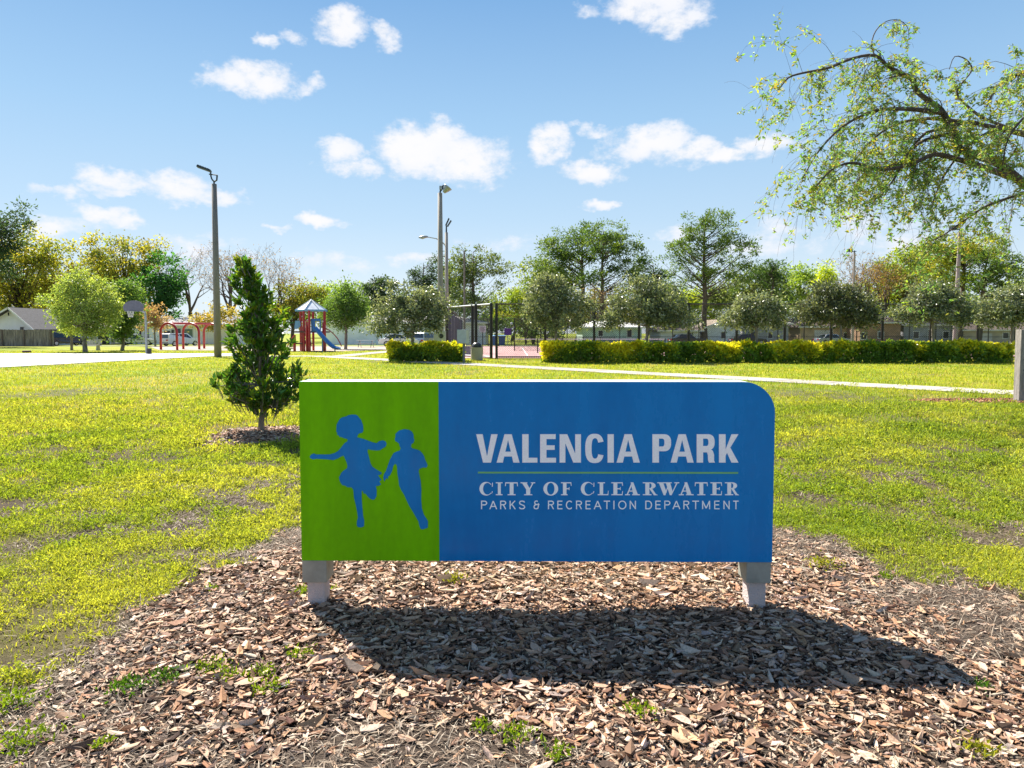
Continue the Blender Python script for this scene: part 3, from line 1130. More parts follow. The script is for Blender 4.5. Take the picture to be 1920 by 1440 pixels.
WEEDS = [(850, 1098, .13, 'yellow green seedling cluster on the bark under the green sign panel'), (238, 1302, .14, 'dark green weed at the left end of the bark weeds'),
         (312, 1285, .12, 'low weed beside the dark one, left of the bark shadow'), (392, 1268, .12, 'bright weed tuft uppermost left in the bark weed patch'),
         (432, 1282, .09, 'tiny pointed weed in the middle of the bark weed patch'), (497, 1272, .10, 'round-leaved weed right of the pointed one on the bark'),
         (500, 1305, .11, 'weed sprawling lowest right in the bark weed patch'), (562, 1242, .10, 'weed on the bark nearest the shadow\'s left edge'),
         (968, 1402, .12, 'upright spiky weed on the bark at bottom centre'), (905, 1385, .07, 'pair of pale seedlings just left of the spiky weed'),
         (1200, 1352, .12, 'tall narrow grass tuft in front of the sign shadow'), (1045, 1437, .09, 'weed cut by the lower picture edge at centre'),
         (1832, 1422, .10, 'yellowish weed near the lower right corner'), (20, 1322, .22, 'bright leafy clump at the left picture edge'),
         (35, 1402, .20, 'flat green clump in the lower left corner'), (1545, 1072, .18, 'low yellow green patch right of the right sign post'),
         (1660, 1092, .08, 'small weed alone on bare soil right of the sign'), (192, 1412, .06, 'single sprig on the litter at lower left'),
         (572, 1122, .09, 'weed at the foot of the left sign post'), (625, 1118, .06, 'seedling just right of the left sign post'), (400, 1108, .06, 'sprig on the bark left of the sign'),
         (1845, 1302, .07, 'dark sprig at the tip of the sign shadow')]
for (px, py, r, lab) in WEEDS:
    c = gp(px, py)
    c.z = float(hgt(np.array([c.x]), np.array([c.y]))[0]) + .015
    t = thing('weed', c, lab, 'weed', 'weeds growing through the mulch')
    r *= .8
    n = int(130 * (r / .12) ** 1.3)
    q = rng.normal(0, r * .38, (n, 2))
    P = np.stack([c.x + q[:, 0], c.y + q[:, 1], c.z + rng.random(n) * r * .28], 1)
    base = np.array((.07, .16, .02)) if 'dark' in lab else np.array((.17, .26, .02))
    if 'yellow' in lab: base = np.array((.28, .30, .03))
    col = base * rng.normal(1, .22, (n, 1))
    V, F, C = leafquads(P, rdir(n, .9), rng.uniform(.012, .032, n), rng.uniform(.006, .014, n), col)
    npmesh('leaves', V, F, C, M['grass'], t)
    st = MB()
    for i in range(9):
        j = rng.integers(0, n)
        st.tube([c + Vector((random.gauss(0, r * .08), random.gauss(0, r * .08), -.02)), Vector(P[j])], [.0018, .001], 3)
    st.build('stem', M['door_green'], t)

# ================================================================== PARK SIGN
SL, SR = gp(590, 1146), gp(1417, 1150)
S_U = Vector((SR.x - SL.x, SR.y - SL.y, 0)).normalized()
S_N = Vector((S_U.y, -S_U.x, 0))           # towards the camera
S_O = Vector((SL.x, SL.y, 0)) + S_N * .022  # on the front plane


def spl(px, py):
    """picture point -> (u, z) on the sign's front plane"""
    d = ray(px, py)
    t = (S_O - Vector((0, 0, CAMH))).dot(S_N) / d.dot(S_N)
    p = Vector((0, 0, CAMH)) + d * t
    return (p - S_O).dot(S_U), p.z


def sw(u, z, off=0.0):
    return S_O + S_U * u + S_N * off + Vector((0, 0, z))


def rpoly(poly, off, depth):
    """(u,z) polygon to an extruded piece whose face is `off` in front of the plane"""
    return [sw(a, b, off) for a, b in poly], -S_N * depth


uL, uR = spl(563, 880)[0], spl(1451, 880)[0]
uM = spl(823, 880)[0]
zT = (spl(700, 716)[1] + spl(1300, 714)[1]) / 2
zB = (spl(700, 1051)[1] + spl(1300, 1054)[1]) / 2
RAD = .165
sgn = thing('park_sign', sw((uL + uR) / 2, 0, -.08), 'blue and green park name sign with two running children on short posts', 'sign')


def outline(u0, u1, z0, z1, r, ins=0.0):
    pts = [(u0 + ins, z0 + ins), (u1 - ins, z0 + ins)]
    for i in range(13):
        a = i / 12 * math.pi / 2
        pts.append((u1 - r + (r - ins) * math.cos(a), z1 - r + (r - ins) * math.sin(a)))
    pts.append((u0 + ins, z1 - ins))
    return pts


MB().prism(*rpoly(outline(uL, uR, zB, zT, RAD, .002), -.004, .16)).build('sign_body', M['sign_edge'], sgn)
pg = MB().prism(*rpoly([(uL, zB), (uM, zB), (uM, zT - .003), (uL, zT - .003)], 0, .004)).build('green_panel', M['sign_green'], sgn)
pb = MB().prism(*rpoly(outline(uM + .0008, uR, zB, zT - .003, RAD), 0, .004)).build('blue_panel', M['sign_blue'], sgn)
for (x0, x1, y1) in ((566, 612, 1093), (1400, 1446, 1094)):
    a0, a1 = spl(x0, 1075)[0], spl(x1, 1075)[0]
    zs = spl((x0 + x1) / 2, y1)[1]
    mb = MB()
    mb.prism(*rpoly([(a0, zs), (a1, zs), (a1, zB - .001), (a0, zB - .001)], -.003, .145))
    mb.build('post_sleeve', M['sleeve'], sgn, bevel=.004)
    w = a1 - a0
    mb = MB()
    mb.prism(*rpoly([(a0 + w * .16, -.06), (a1 - w * .14, -.06), (a1 - w * .14, zs + .004), (a0 + w * .16, zs + .004)], -.022, .11))
    mb.build('post', M['footing'], sgn, bevel=.005)

# two children in silhouette ------------------------------------------------
GIRL = [(350, 385), (328, 380), (310, 372), (302, 374), (298, 362), (288, 362), (290, 350), (284, 342), (285, 320), (286, 300), (295, 283), (304, 268), (318, 258), (345, 252),
        (352, 246), (375, 242), (398, 243), (410, 250), (418, 262), (428, 272), (434, 288), (440, 305), (442, 335), (436, 348), (424, 350), (412, 356), (405, 375), (440, 384), (470, 395),
        (500, 406), (520, 410), (535, 398), (555, 393), (572, 400), (578, 412), (574, 428), (556, 440), (540, 450), (520, 452), (490, 449), (468, 445), (466, 460), (472, 480), (484, 528), (495, 548),
        (515, 562), (535, 574), (550, 583), (546, 592), (528, 598), (536, 610), (548, 625), (536, 634), (546, 652), (530, 660), (515, 660), (520, 685), (519, 720), (510, 737), (498, 742),
        (480, 734), (468, 722), (456, 706), (444, 704), (440, 690), (432, 688), (432, 730), (436, 790), (441, 840), (447, 862), (446, 897), (430, 903), (412, 902), (404, 892), (405, 868), (411, 845),
        (406, 810), (398, 770), (388, 730), (384, 682), (372, 668), (350, 668), (335, 658), (318, 655), (308, 640), (302, 625), (300, 608), (306, 600), (312, 585), (325, 572), (345, 558), (350, 545),
        (346, 525), (335, 500), (327, 482), (310, 488), (295, 498), (268, 508), (240, 505), (200, 502), (165, 501), (148, 504), (132, 498), (128, 488), (138, 475), (152, 470), (165, 476), (200, 476),
        (245, 476), (275, 467), (295, 455), (312, 435), (332, 410), (350, 398)]
BOY = [(652, 412), (640, 402), (630, 398), (627, 382), (632, 372), (630, 358), (640, 346), (655, 334), (685, 327), (712, 332), (728, 344), (736, 360), (737, 380), (742, 390), (736, 408), (724, 414),
       (721, 430), (728, 440), (752, 446), (772, 453), (790, 472), (800, 490), (803, 505), (812, 522), (819, 540), (812, 553), (795, 551), (770, 560), (766, 575), (772, 605), (778, 630), (782, 680), (781, 740),
       (785, 790), (796, 828), (812, 852), (821, 868), (820, 905), (805, 910), (790, 915), (778, 912), (770, 890), (766, 868), (752, 845), (735, 815), (712, 778), (696, 745), (682, 712), (664, 684), (652, 655),
       (650, 630), (643, 590), (640, 545), (634, 532), (626, 532), (617, 545), (610, 575), (598, 598), (588, 604), (586, 622), (578, 612), (566, 634), (559, 612), (564, 590), (576, 572), (590, 530),
       (598, 508), (606, 492), (620, 468), (640, 458), (655, 454), (662, 440), (655, 425)]
for nm, poly in (('running_girl_silhouette', GIRL), ('running_boy_silhouette', BOY)):
    q = [spl(540 + a / 3.129, 700 + b / 3.129) for a, b in poly]
    MB().prism(*rpoly(q, .0015, .0013)).build(nm, M['sign_blue'], pg)

# lettering -----------------------------------------------------------------
def sup(cx, cy, rx, ry, t0, t1, n=28, ex=2.0):
    out = []
    for i in range(n + 1):
        t = math.radians(t0 + (t1 - t0) * i / n)
        c, s = math.cos(t), math.sin(t)
        out.append((cx + rx * math.copysign(abs(c) ** (2 / ex), c), cy + ry * math.copysign(abs(s) ** (2 / ex), s)))
    return out


def bx(x0, x1, y0, y1):
    return [(x0, y0), (x1, y0), (x1, y1), (x0, y1)]


BOWL_P = [(.3, 1), (.58, 1)] + sup(.60, .70, .40, .30, 90, -90, 18, 2.5) + [(.3, .40), (.3, .565), (.55, .565)] + sup(.52, .705, .125, .14, -90, 90, 12, 2.5) + [(.3, .845)]
BOWL_R = [(.3, 1), (.58, 1)] + sup(.60, .72, .38, .28, 90, -90, 18, 2.5) + [(.3, .44), (.3, .585), (.55, .585)] + sup(.52, .715, .125, .13, -90, 90, 12, 2.5) + [(.3, .845)]
BOLD = {
    'V': [[(0, 1), (.30, 1), (.505, .22), (.70, 1), (1, 1), (.69, 0), (.32, 0)]],
    'A': [[(0, 0), (.27, 0), (.50, .80), (.50, 1), (.345, 1)], [(1, 0), (.73, 0), (.50, .80), (.50, 1), (.655, 1)], [(.27, .215), (.73, .215), (.67, .385), (.33, .385)]],
    'L': [[(0, 0), (1, 0), (1, .17), (.42, .17), (.42, 1), (0, 1)]],
    'E': [[(0, 0), (1, 0), (1, .17), (.40, .17), (.40, .45), (.92, .45), (.92, .61), (.40, .61), (.40, .83), (.98, .83), (.98, 1), (0, 1)]],
    'N': [[(0, 0), (.27, 0), (.27, .68), (.64, 0), (1, 0), (1, 1), (.73, 1), (.73, .32), (.36, 1), (0, 1)]],
    'C': [sup(.5, .5, .5, .515, 22, 338, 40, 2.6) + sup(.52, .5, .185, .36, 331, 29, 36, 2.6)],
    'I': [bx(0, 1, 0, 1)],
    'P': [bx(0, .35, 0, 1), BOWL_P],
    'R': [bx(0, .35, 0, 1), BOWL_R, [(.30, .44), (.70, .50), (.88, .42), (.95, .28), (.95, .07), (1, 0), (.67, 0), (.62, .09), (.61, .27), (.56, .36), (.30, .36)]],
    'K': [bx(0, .34, 0, 1), [(.30, .40), (.645, 1), (1, 1), (.58, .53), (1, 0), (.64, 0), (.41, .345), (.30, .18)]],
}


def stroke(pts, t, asp):
    """thick polyline as one polygon; asp = box width/height so the stroke stays even"""
    p = [Vector((a * asp, b, 0)) for a, b in pts]
    Lp, Rp = [], []
    for i in range(len(p)):
        d0 = (p[i] - p[i - 1]).normalized() if i else (p[1] - p[0]).normalized()
        d1 = (p[i + 1] - p[i]).normalized() if i < len(p) - 1 else d0
        n0, n1 = Vector((-d0.y, d0.x, 0)), Vector((-d1.y, d1.x, 0))
        m = (n0 + n1)
        m = m.normalized() / max(.45, math.cos(n0.angle(n1) / 2)) if m.length > 1e-4 else n0
        Lp.append(p[i] + m * t / 2)
        Rp.append(p[i] - m * t / 2)
    return [(v.x / asp, v.y) for v in Lp + Rp[::-1]]


h_ = .06
PB = [(h_, 1 - h_)] + [(.55, 1 - h_)] + sup(.58, .73, .36, .21, 90, -90, 8) + [(h_, .52)]
SANS = {
    'P': [[(.08, 0), (.08, 1)], [(.08, .95), (.55, .95)] + sup(.58, .73, .36, .22, 88, -88, 8) + [(.08, .50)]],
    'A': [[(.04, 0), (.5, .97)], [(.96, 0), (.5, .97)], [(.2, .33), (.8, .33)]],
    'R': [[(.08, 0), (.08, 1)], [(.08, .95), (.55, .95)] + sup(.58, .74, .36, .21, 88, -88, 8) + [(.08, .52)], [(.55, .50), (.94, 0)]],
    'K': [[(.08, 0), (.08, 1)], [(.92, 1), (.10, .40)], [(.36, .60), (.95, 0)]],
    'S': [[(.92, .80), (.80, .92), (.5, .96), (.2, .92), (.09, .76), (.18, .61), (.5, .51), (.82, .41), (.93, .25), (.82, .09), (.5, .04), (.2, .08), (.06, .22)]],
    '&': [[(.98, .55), (.45, .55), (.25, .65), (.2, .8), (.3, .94), (.5, .97), (.7, .92)], [(.45, .53), (.18, .46), (.08, .25), (.18, .09), (.45, .04), (.72, .1), (.8, .3), (.8, .7)]],
    'E': [[(.08, 0), (.08, 1)], [(.08, .95), (.97, .95)], [(.08, .52), (.9, .52)], [(.08, .05), (1, .05)]],
    'C': [sup(.52, .5, .47, .46, 42, 318, 22)],
    'T': [[(0, .95), (1, .95)], [(.5, 0), (.5, .95)]],
    'I': [[(.5, 0), (.5, 1)]],
    'O': [sup(.5, .5, .45, .46, 0, 180, 14), sup(.5, .5, .45, .46, 180, 360, 14)],
    'N': [[(.08, 0), (.08, 1)], [(.08, .96), (.92, .04)], [(.92, 0), (.92, 1)]],
    'D': [[(.08, 0), (.08, 1)], [(.08, .95), (.45, .95)] + sup(.48, .5, .46, .45, 88, -88, 12) + [(.08, .05)]],
    'M': [[(.07, 0), (.07, 1)], [(.07, .97), (.5, .1)], [(.93, .97), (.5, .1)], [(.93, 0), (.93, 1)]],
}


def srf(x0, x1, y, dn=False):
    """slab serif with slightly bracketed shape"""
    t = .075
    return bx(x0, x1, y, y + t)


def ell(cx, cy, rx, ry, a, b, n=26):
    return sup(cx, cy, rx, ry, a, b, n)


EF = [bx(.18, .52, 0, 1), bx(0, .62, 0, .075), bx(0, .98, .925, 1), [(.90, .93), (.98, .93), (1, .72), (.95, .72)], bx(.5, .80, .46, .54), [(.74, .40), (.80, .40), (.80, .62), (.74, .62)]]
SER_R = [bx(.17, .44, 0, 1), bx(0, .58, 0, .075), bx(0, .5, .925, 1), [(.43, 1)] + ell(.5, .74, .36, .26, 90, -90) + [(.43, .48), (.43, .55)] + ell(.47, .74, .12, .19, -90, 90) + [(.43, .93)],
         [(.44, .50), (.62, .52), (.86, .11), (1.0, .02), (1.0, 0), (.74, 0)]]
SERIF = {
    'C': [ell(.5, .5, .5, .53, 38, 322, 34) + ell(.60, .5, .33, .455, 318, 42, 30), [(.93, .66), (1, .66), (1, .97), (.95, .97)], [(.90, .10), (.97, .20), (1, .30), (.93, .30)]],
    'I': [bx(.30, .74, 0, 1), bx(0, 1, 0, .075), bx(0, 1, .925, 1)],
    'T': [bx(.36, .66, 0, 1), bx(.20, .82, 0, .075), bx(.02, .98, .915, 1), [(.02, 1), (.09, 1), (.05, .70), (0, .70)], [(.91, 1), (.98, 1), (1, .70), (.95, .70)]],
    'Y': [[(.06, 1), (.38, 1), (.66, .45), (.66, .36), (.38, .36), (.38, .45)], [(.82, 1), (.92, 1), (.64, .42), (.56, .42)], bx(.38, .66, 0, .42), bx(.24, .80, 0, .075), bx(0, .46, .925, 1), bx(.70, 1, .925, 1)],
    'O': [ell(.5, .5, .5, .53, 0, 180) + ell(.5, .5, .25, .46, 180, 0), ell(.5, .5, .5, .53, 180, 360) + ell(.5, .5, .25, .46, 360, 180)],
    'F': EF,
    'L': [bx(.18, .50, 0, 1), bx(0, .66, .925, 1), bx(0, .98, 0, .08), [(.90, .04), (.97, .04), (1, .34), (.95, .34)]],
    'E': EF + [bx(.5, .97, 0, .08), [(.90, .05), (.97, .05), (1, .32), (.95, .32)]],
    'A': [[(.10, .03), (.19, .03), (.50, .88), (.45, 1)], [(.56, 0), (.88, 0), (.56, 1), (.38, 1)], bx(.24, .66, .28, .36), bx(0, .34, 0, .075), bx(.48, 1, 0, .075)],
    'R': SER_R,
    'W': [[(.06, 1), (.26, 1), (.43, .22), (.34, 0), (.29, 0)], [(.34, 0), (.37, 0), (.56, .92), (.50, .92)], [(.38, 1), (.58, 1), (.71, .22), (.62, 0), (.57, 0)], [(.62, 0), (.65, 0), (.93, .96), (.87, .96)],
          bx(0, .34, .925, 1), bx(.34, .66, .925, 1), bx(.78, 1, .925, 1)],
}
XA = lambda c: 880 + c / 7.385
XB = lambda c: 1130 + c / 7.111


def letters(specs, y0, y1, table, m, thick=None):
    for ch, a, b in specs:
        asp = (b - a) / (y1 - y0)
        mb = MB()
        for i, poly in enumerate(table[ch]):
            if thick: poly = stroke(poly, thick, asp)
            q = [spl(a + u * (b - a), y1 - v * (y1 - y0)) for u, v in poly]
            off = .0012 + .00012 * i
            mb.prism(*rpoly(q, off, off - .0002))
        mb.build('letter', m, pb)


A_ = lambda s: [(c, XA(a), XA(b)) for c, a, b in s]
B_ = lambda s: [(c, XB(a), XB(b)) for c, a, b in s]
letters(A_([('V', 95, 392), ('A', 378, 695), ('L', 733, 942), ('E', 980, 1200), ('N', 1250, 1545), ('C', 1605, 1865)]) +
        B_([('I', 65, 148), ('A', 185, 495), ('P', 663, 912), ('A', 905, 1213), ('R', 1253, 1497), ('K', 1550, 1810)]), 814.1, 867.3, BOLD, M['letter_white'])
letters(A_([('C', 140, 325), ('I', 367, 460), ('T', 495, 672), ('Y', 710, 912), ('O', 1025, 1230), ('F', 1270, 1415), ('C', 1543, 1730), ('L', 1778, 1928)]) +
        B_([('E', 115, 270), ('A', 298, 495), ('R', 535, 733), ('W', 728, 1020), ('A', 1015, 1212), ('T', 1227, 1400), ('E', 1437, 1590), ('R', 1630, 1818)]), 904.2, 928.4, SERIF, M['letter_blue'])
letters(A_([('P', 163, 245), ('A', 280, 382), ('R', 428, 508), ('K', 558, 640), ('S', 688, 772), ('&', 888, 972), ('R', 1090, 1170), ('E', 1220, 1290), ('C', 1340, 1430), ('R', 1478, 1558), ('E', 1610, 1680), ('A', 1725, 1828)]) +
        B_([('T', 15, 98), ('I', 130, 170), ('O', 208, 315), ('N', 360, 443), ('D', 568, 657), ('E', 703, 775), ('P', 822, 900), ('A', 932, 1033), ('R', 1077, 1152), ('T', 1195, 1283), ('M', 1325, 1432), ('E', 1488, 1558), ('N', 1610, 1692), ('T', 1740, 1812)]),
        938.8, 954.6, SANS, M['letter_blue'], .13)
q = [spl(896, 887.6), spl(1384, 888.2), spl(1384, 885.0), spl(896, 884.4)]
MB().prism(*rpoly(q, .0014, .0012)).build('rule_line', M['rule_green'], pb)

# ================================================================== POLES
def px2m(p, Y):
    return p * Y / FPX


def taper_pole(mb, px, top_py, Y, wb, wt, n=8):
    b = at(px, 640, Y)
    t = at(px, top_py, Y)
    mb.tube([(b.x, Y, -.1), (b.x, Y, t.z * .5), (b.x, Y, t.z)], [wb / 2, (wb + wt) / 4, wt / 2], n)
    return Vector((b.x, Y, 0)), Vector((b.x, Y, t.z))


Y = gp(409, 670).y
mb = MB()
b, t = taper_pole(mb, 408, 345, Y, .45, .31)
root = thing('light_pole', b, 'tall grey concrete light pole beside the basketball court', 'light pole')
mb.build('pole', M['pole_concrete'], root, smooth=True)
br = MB()
s = Y / FPX
br.tube([t, t + Vector((0, 0, 5 * s))], .05, 6)
br.tube([t + Vector((0, 0, 4 * s)), t + Vector((-4 * s, 0, 9 * s)), t + Vector((-5.5 * s, 0, 14 * s)), t + Vector((-6 * s, 0, 21 * s))], .05, 6)
br.tube([t + Vector((0, 0, 4 * s)), t + Vector((5 * s, 0, 7 * s)), t + Vector((6 * s, 0, 16 * s))], .05, 6)
br.tube([t + Vector((-9 * s, 0, 18 * s)), t + Vector((6.5 * s, 0, 16 * s))], .035, 6)
br.build('bracket', M['metal_dark'], root)
fl = MB()
fl.bar(t + Vector((-5 * s, 0, 23 * s)), t + Vector((-28 * s, -.2, 31 * s)), .42, .10)
for k in range(5):
    q = t + Vector((-(9 + 4 * k) * s, -.04 * k, (24.4 + 1.4 * k) * s + .06))
    fl.bar(q + Vector((0, -.2, 0)), q + Vector((0, .2, 0)), .03, .10)
flo = fl.build('floodlight', M['metal_dark'], root)
MB().bar(t + Vector((-8 * s, -.02, 23.2 * s)), t + Vector((-27 * s, -.2, 29.8 * s)), .34, .03).build('lens', M['glass_lens'], flo)

Y = 40.0
mb = MB()
b, t = taper_pole(mb, 826.5, 362, Y, .36, .26)
root = thing('light_pole', b, 'pale concrete light pole with bell floodlight behind the short hedge', 'light pole')
mb.build('pole', M['pole_light'], root, smooth=True)
s = Y / FPX
br = MB()
br.tube([t, t + Vector((1 * s, 0, 5 * s)), t + Vector((6 * s, 0, 14 * s)), t + Vector((10 * s, 0, 12 * s))], .05, 6)
br.tube([t + Vector((2 * s, 0, 4 * s)), t + Vector((5 * s, 0, 8 * s)), t + Vector((6 * s, 0, 14 * s))], .035, 6)
br.build('bracket', M['metal_dark'], root)
MB().box(t.x - 1 * s, t.x + 4 * s, Y - .1, Y + .1, t.z + 6 * s, t.z + 13 * s).build('ballast_box', M['metal_grey'], root, bevel=.02)
R = Matrix.Translation(t + Vector((11.5 * s, -.05, 6 * s))) @ Matrix.Rotation(math.radians(38), 4, 'Y')
lamp = MB(R)
lamp.lathe([(.05, -.22), (.09, -.2), (.16, -.05), (.24, .14), (.25, .17), (.25, .2)], 18)
lamp = lamp.build('lamp_bell', M['metal_grey'], root, smooth=True)
MB(R).lathe([(.01, .196), (.23, .196), (.22, .205), (.01, .22)], 18).build('lens', M['glass_lens'], lamp)
p0 = Vector((t.x, Y, 0))
bxo = MB().box(p0.x - .36, p0.x + .32, Y - .48, Y - .19, at(0, 644, Y).z, at(0, 621, Y).z).build('electric_box', M['grey_box'], root, bevel=.02)
sh = at(827, 630, Y - .49)
mb = MB(Matrix.Translation(Vector((sh.x, Y - .488, sh.z))) @ Matrix.Rotation(math.pi / 2, 4, 'X'))
mb.lathe([(.01, -.006), (.14, -.006), (.13, .008), (.01, .008)], 14)
mb.build('meter_dial', M['metal_dark'], bxo)

Y = 56.0
mb = MB()
b, t = taper_pole(mb, 838, 436, Y, .34, .24)
root = thing('street_light', b, 'second concrete pole with curved cobra arm lamp behind the bell light pole', 'street light')
mb.build('pole', M['pole_light'], root, smooth=True)
s = Y / FPX
a0 = at(837, 462, Y)
arm = MB()
arm.tube([a0, at(828, 453, Y), at(818, 447.5, Y), at(802, 444.5, Y)], [.05, .05, .04, .035], 6)
arm.build('arm', M['metal_grey'], root)
hd = MB()
c = at(794, 445, Y)
hd.tube([c + Vector((.36, 0, .03)), c + Vector((.2, 0, .05)), c + Vector((-.1, 0, .0)), c + Vector((-.38, 0, -.01))], [.06, .10, .15, .05], 10)
hd.build('lamp_head', M['metal_grey'], root, smooth=True)
fx = MB()
fx.tube([t, t + Vector((0, 0, 12 * s)), t + Vector((-1 * s, 0, 14 * s))], [.07, .06, .05], 6)
fx.bar(t + Vector((-1 * s, 0, 13 * s)), t + Vector((5 * s, 0, 26 * s)), .3, .08)
fx.bar(t + Vector((2 * s, 0, 11 * s)), t + Vector((9 * s, 0, 22 * s)), .3, .08)
fx.build('floodlight', M['metal_dark'], root)

for (px, ty, Y, w, lab, lamp) in ((871, 470, 86, .3, 'thin weathered utility pole against the dark pine', 0), (1598, 474, 76, .3, 'distant pole with small floodlight among the brown trees', 1),
                                  (1794, 434, 54, .36, 'pale leaning concrete pole under the drooping branches at right', 1), (369, 585, 96, .3, 'short dark utility pole by the swing set', 0), (313.5, 573, 120, .25, 'far utility pole with crossarm between trees', 2)):
    mb = MB()
    b, t = taper_pole(mb, px, ty, Y, w, w * .7)
    if px == 1794:
        mb = MB()
        tt = at(1800, ty, Y)
        b = Vector((at(1790, 640, Y).x, Y, 0))
        mb.tube([b - Vector((0, 0, .1)), (b + tt) / 2, tt], [w / 2, w * .42, w * .33], 8)
        t = tt
    root = thing('utility_pole', b, lab, 'pole', 'distant poles')
    mb.build('pole', M['pole_light'] if lamp == 1 else M['bark_grey'], root)
    if lamp == 1:
        f = MB()
        f.tube([t, t + Vector((0, 0, .25))], .05, 6)
        f.tube([t + Vector((-.5, 0, .15)), t + Vector((.2, 0, .15))], .04, 6)
        f.box(t.x - .75, t.x - .3, t.y - .2, t.y + .2, t.z + .1, t.z + .42)
        f.build('floodlight', M['metal_dark'], root)
    if lamp == 2:
        MB().bar(t + Vector((-.7, 0, -.4)), t + Vector((.7, 0, -.4)), .1, .1).build('crossarm', M['bark_grey'], root)

# small cabinet on its own post
Y = gp(869, 680).y
b = gp(870, 680)
root = thing('control_cabinet', b, 'grey control cabinet on a short post by the path', 'cabinet')
MB().box(b.x - .055, b.x + .055, Y - .055, Y + .055, -.1, at(0, 640, Y).z).build('post', M['pole_concrete'], root)
MB(Matrix.Translation(b) @ Matrix.Rotation(math.radians(-28), 4, 'Z')).box(-.32, .24, -.16, .14, at(0, 644, Y).z, at(0, 618, Y).z).build('cabinet', M['grey_box'], root, bevel=.02)

# bin
b = gp(894, 675.5)
root = thing('litter_bin', b, 'round concrete litter bin with black dome lid by the court gate', 'litter bin')
MB().lathe([(.31, 0), (.335, .03), (.335, .66), (.345, .68), (.345, .72), (.30, .72)], 24, b).build('bin_body', M['aggregate'], root)
lid = MB().lathe([(.30, .72), (.30, .76), (.285, .80), (.24, .90), (.16, .97), (.06, 1.0), (.01, 1.005)], 24, b).build('dome_lid', M['black_plastic'], root, smooth=True)
MB().box(b.x - .11, b.x + .11, b.y - .30, b.y - .2, .79, .9).build('flap', M['metal_dark'], lid)

# notice board cut by the picture's right edge
b = KIOSK_BASE
Y = b.y
root = thing('notice_board', (b.x + .5, Y, 0), 'timber notice board with green panel cut by the right picture edge', 'notice board')
zt = at(1910, 618, Y).z
for k, ox in enumerate((0, 1.45)):
    MB().box(b.x + ox - .085, b.x + ox + .085, Y - .09, Y + .09, -.1, zt).build('post', M['post_wood'], root, bevel=.01)
p = MB().box(b.x + .09, b.x + 1.36, Y - .03, Y + .03, zt - .98, zt - .08).build('panel', M['green_sign'], root)
for k in range(4):
    zb = zt - .2 - .23 * k
    mb = MB(Matrix.Translation(Vector((b.x, Y - .09, zb))) @ Matrix.Rotation(math.pi / 2, 4, 'X'))
    mb.lathe([(.002, 0), (.014, 0), (.012, .012), (.002, .014)], 8)
    mb.build('bolt', M['metal_dark'], root)
MB().box(b.x + .085, b.x + 1.365, Y - .05, Y + .05, zt - 1.05, zt - .98).build('rail', M['post_wood'], root)

# ================================================================== TENNIS COURT FENCES
def chainlink(a, b, h, step=.11, w=.0055):
    """crossed wires as thin strips in the fence plane, from ground to h"""
    a, b = Vector(a), Vector(b)
    d = b - a
    Ln = d.length
    d.normalize()
    nrm = Vector((-d.y, d.x, 0))
    V, F = [], []
    hw = w * .7
    for sgn_ in (1, -1):
        s0 = -h
        while s0 < Ln + h:
            # line u = s0 + sgn*z
            z0, z1 = 0, h
            u0, u1 = (s0, s0 + h) if sgn_ > 0 else (s0 + h, s0)
            lo, hi = 0.0, 1.0
            du = u1 - u0
            if du > 0:
                lo, hi = max(0, -u0 / du), min(1, (Ln - u0) / du)
            else:
                lo, hi = max(0, (Ln - u0) / du), min(1, -u0 / du)
            if hi > lo:
                k = len(V)
                for tt in (lo, hi):
                    p = a + d * (u0 + du * tt) + Vector((0, 0, h * tt)) + nrm * .004 * sgn_
                    V += [p - d * hw, p + d * hw]
                F.append((k, k + 1, k + 3, k + 2))
            s0 += step
    mb = MB()
    mb.add(V, F)
    return mb


def fence(label, a, b, posts, h, pr, rails, wire=True, step=.11, w=.0055, railmat='black_post'):
    a, b = Vector(a), Vector(b)
    root = thing('chain_link_fence', a, label, 'fence')
    for p in posts:
        q = a.lerp(b, p) if isinstance(p, float) else Vector(p)
        MB().tube([(q.x, q.y, -.1), (q.x, q.y, h + .05)], pr, 8).build('post', M['black_post'], root)
    for z in rails:
        MB().tube([(a.x, a.y, z), (b.x, b.y, z)], pr * .55, 6).build('rail', M[railmat], root)
    if wire:
        chainlink(a, b, h, step, w).build('chain_link', M['wire_black'], root)
    return root


YF = gp(930, 673).y
HF = at(960, 570, YF).z
xs_posts = [1114, 1198, 1291, 1381, 1471, 1558, 1654, 1745, 1833, 1925, 2020]
a = (at(931, 640, YF).x, YF, 0)
b = (at(2100, 640, YF).x, YF, 0)
fence('long black chain link fence behind the yellow green hedge', a, b, [(at(q, 640, YF).x, YF, 0) for q in [931, 1022] + xs_posts], HF, .078, [HF, .12], step=.11, w=.013)
Yc = 1.7 * FPX / (625 - 577)
fence('short chain link return with pale top rail left of the gate', (at(838, 640, Yc).x, Yc, 0), (at(921, 640, YF).x, YF, 0), [0.0, (at(886, 640, 42.8).x, 42.8, 0), (at(892.5, 640, 42.2).x, 42.2, 0), 1.0], HF, .09, [HF, .12], w=.013, railmat='metal_grey')
YB = 79.0
sf = fence('side court fence hung with dark blue windscreen', (at(838, 640, Yc).x, Yc, 0), (at(866, 640, YB).x, YB, 0), [0.0, .12, .25, .4, .55, .7, .85, 1.0], HF, .05, [HF], wire=False)
aa, bb = Vector((at(838, 640, Yc).x + .05, Yc, 0)), Vector((at(866, 640, YB).x + .05, YB, 0))
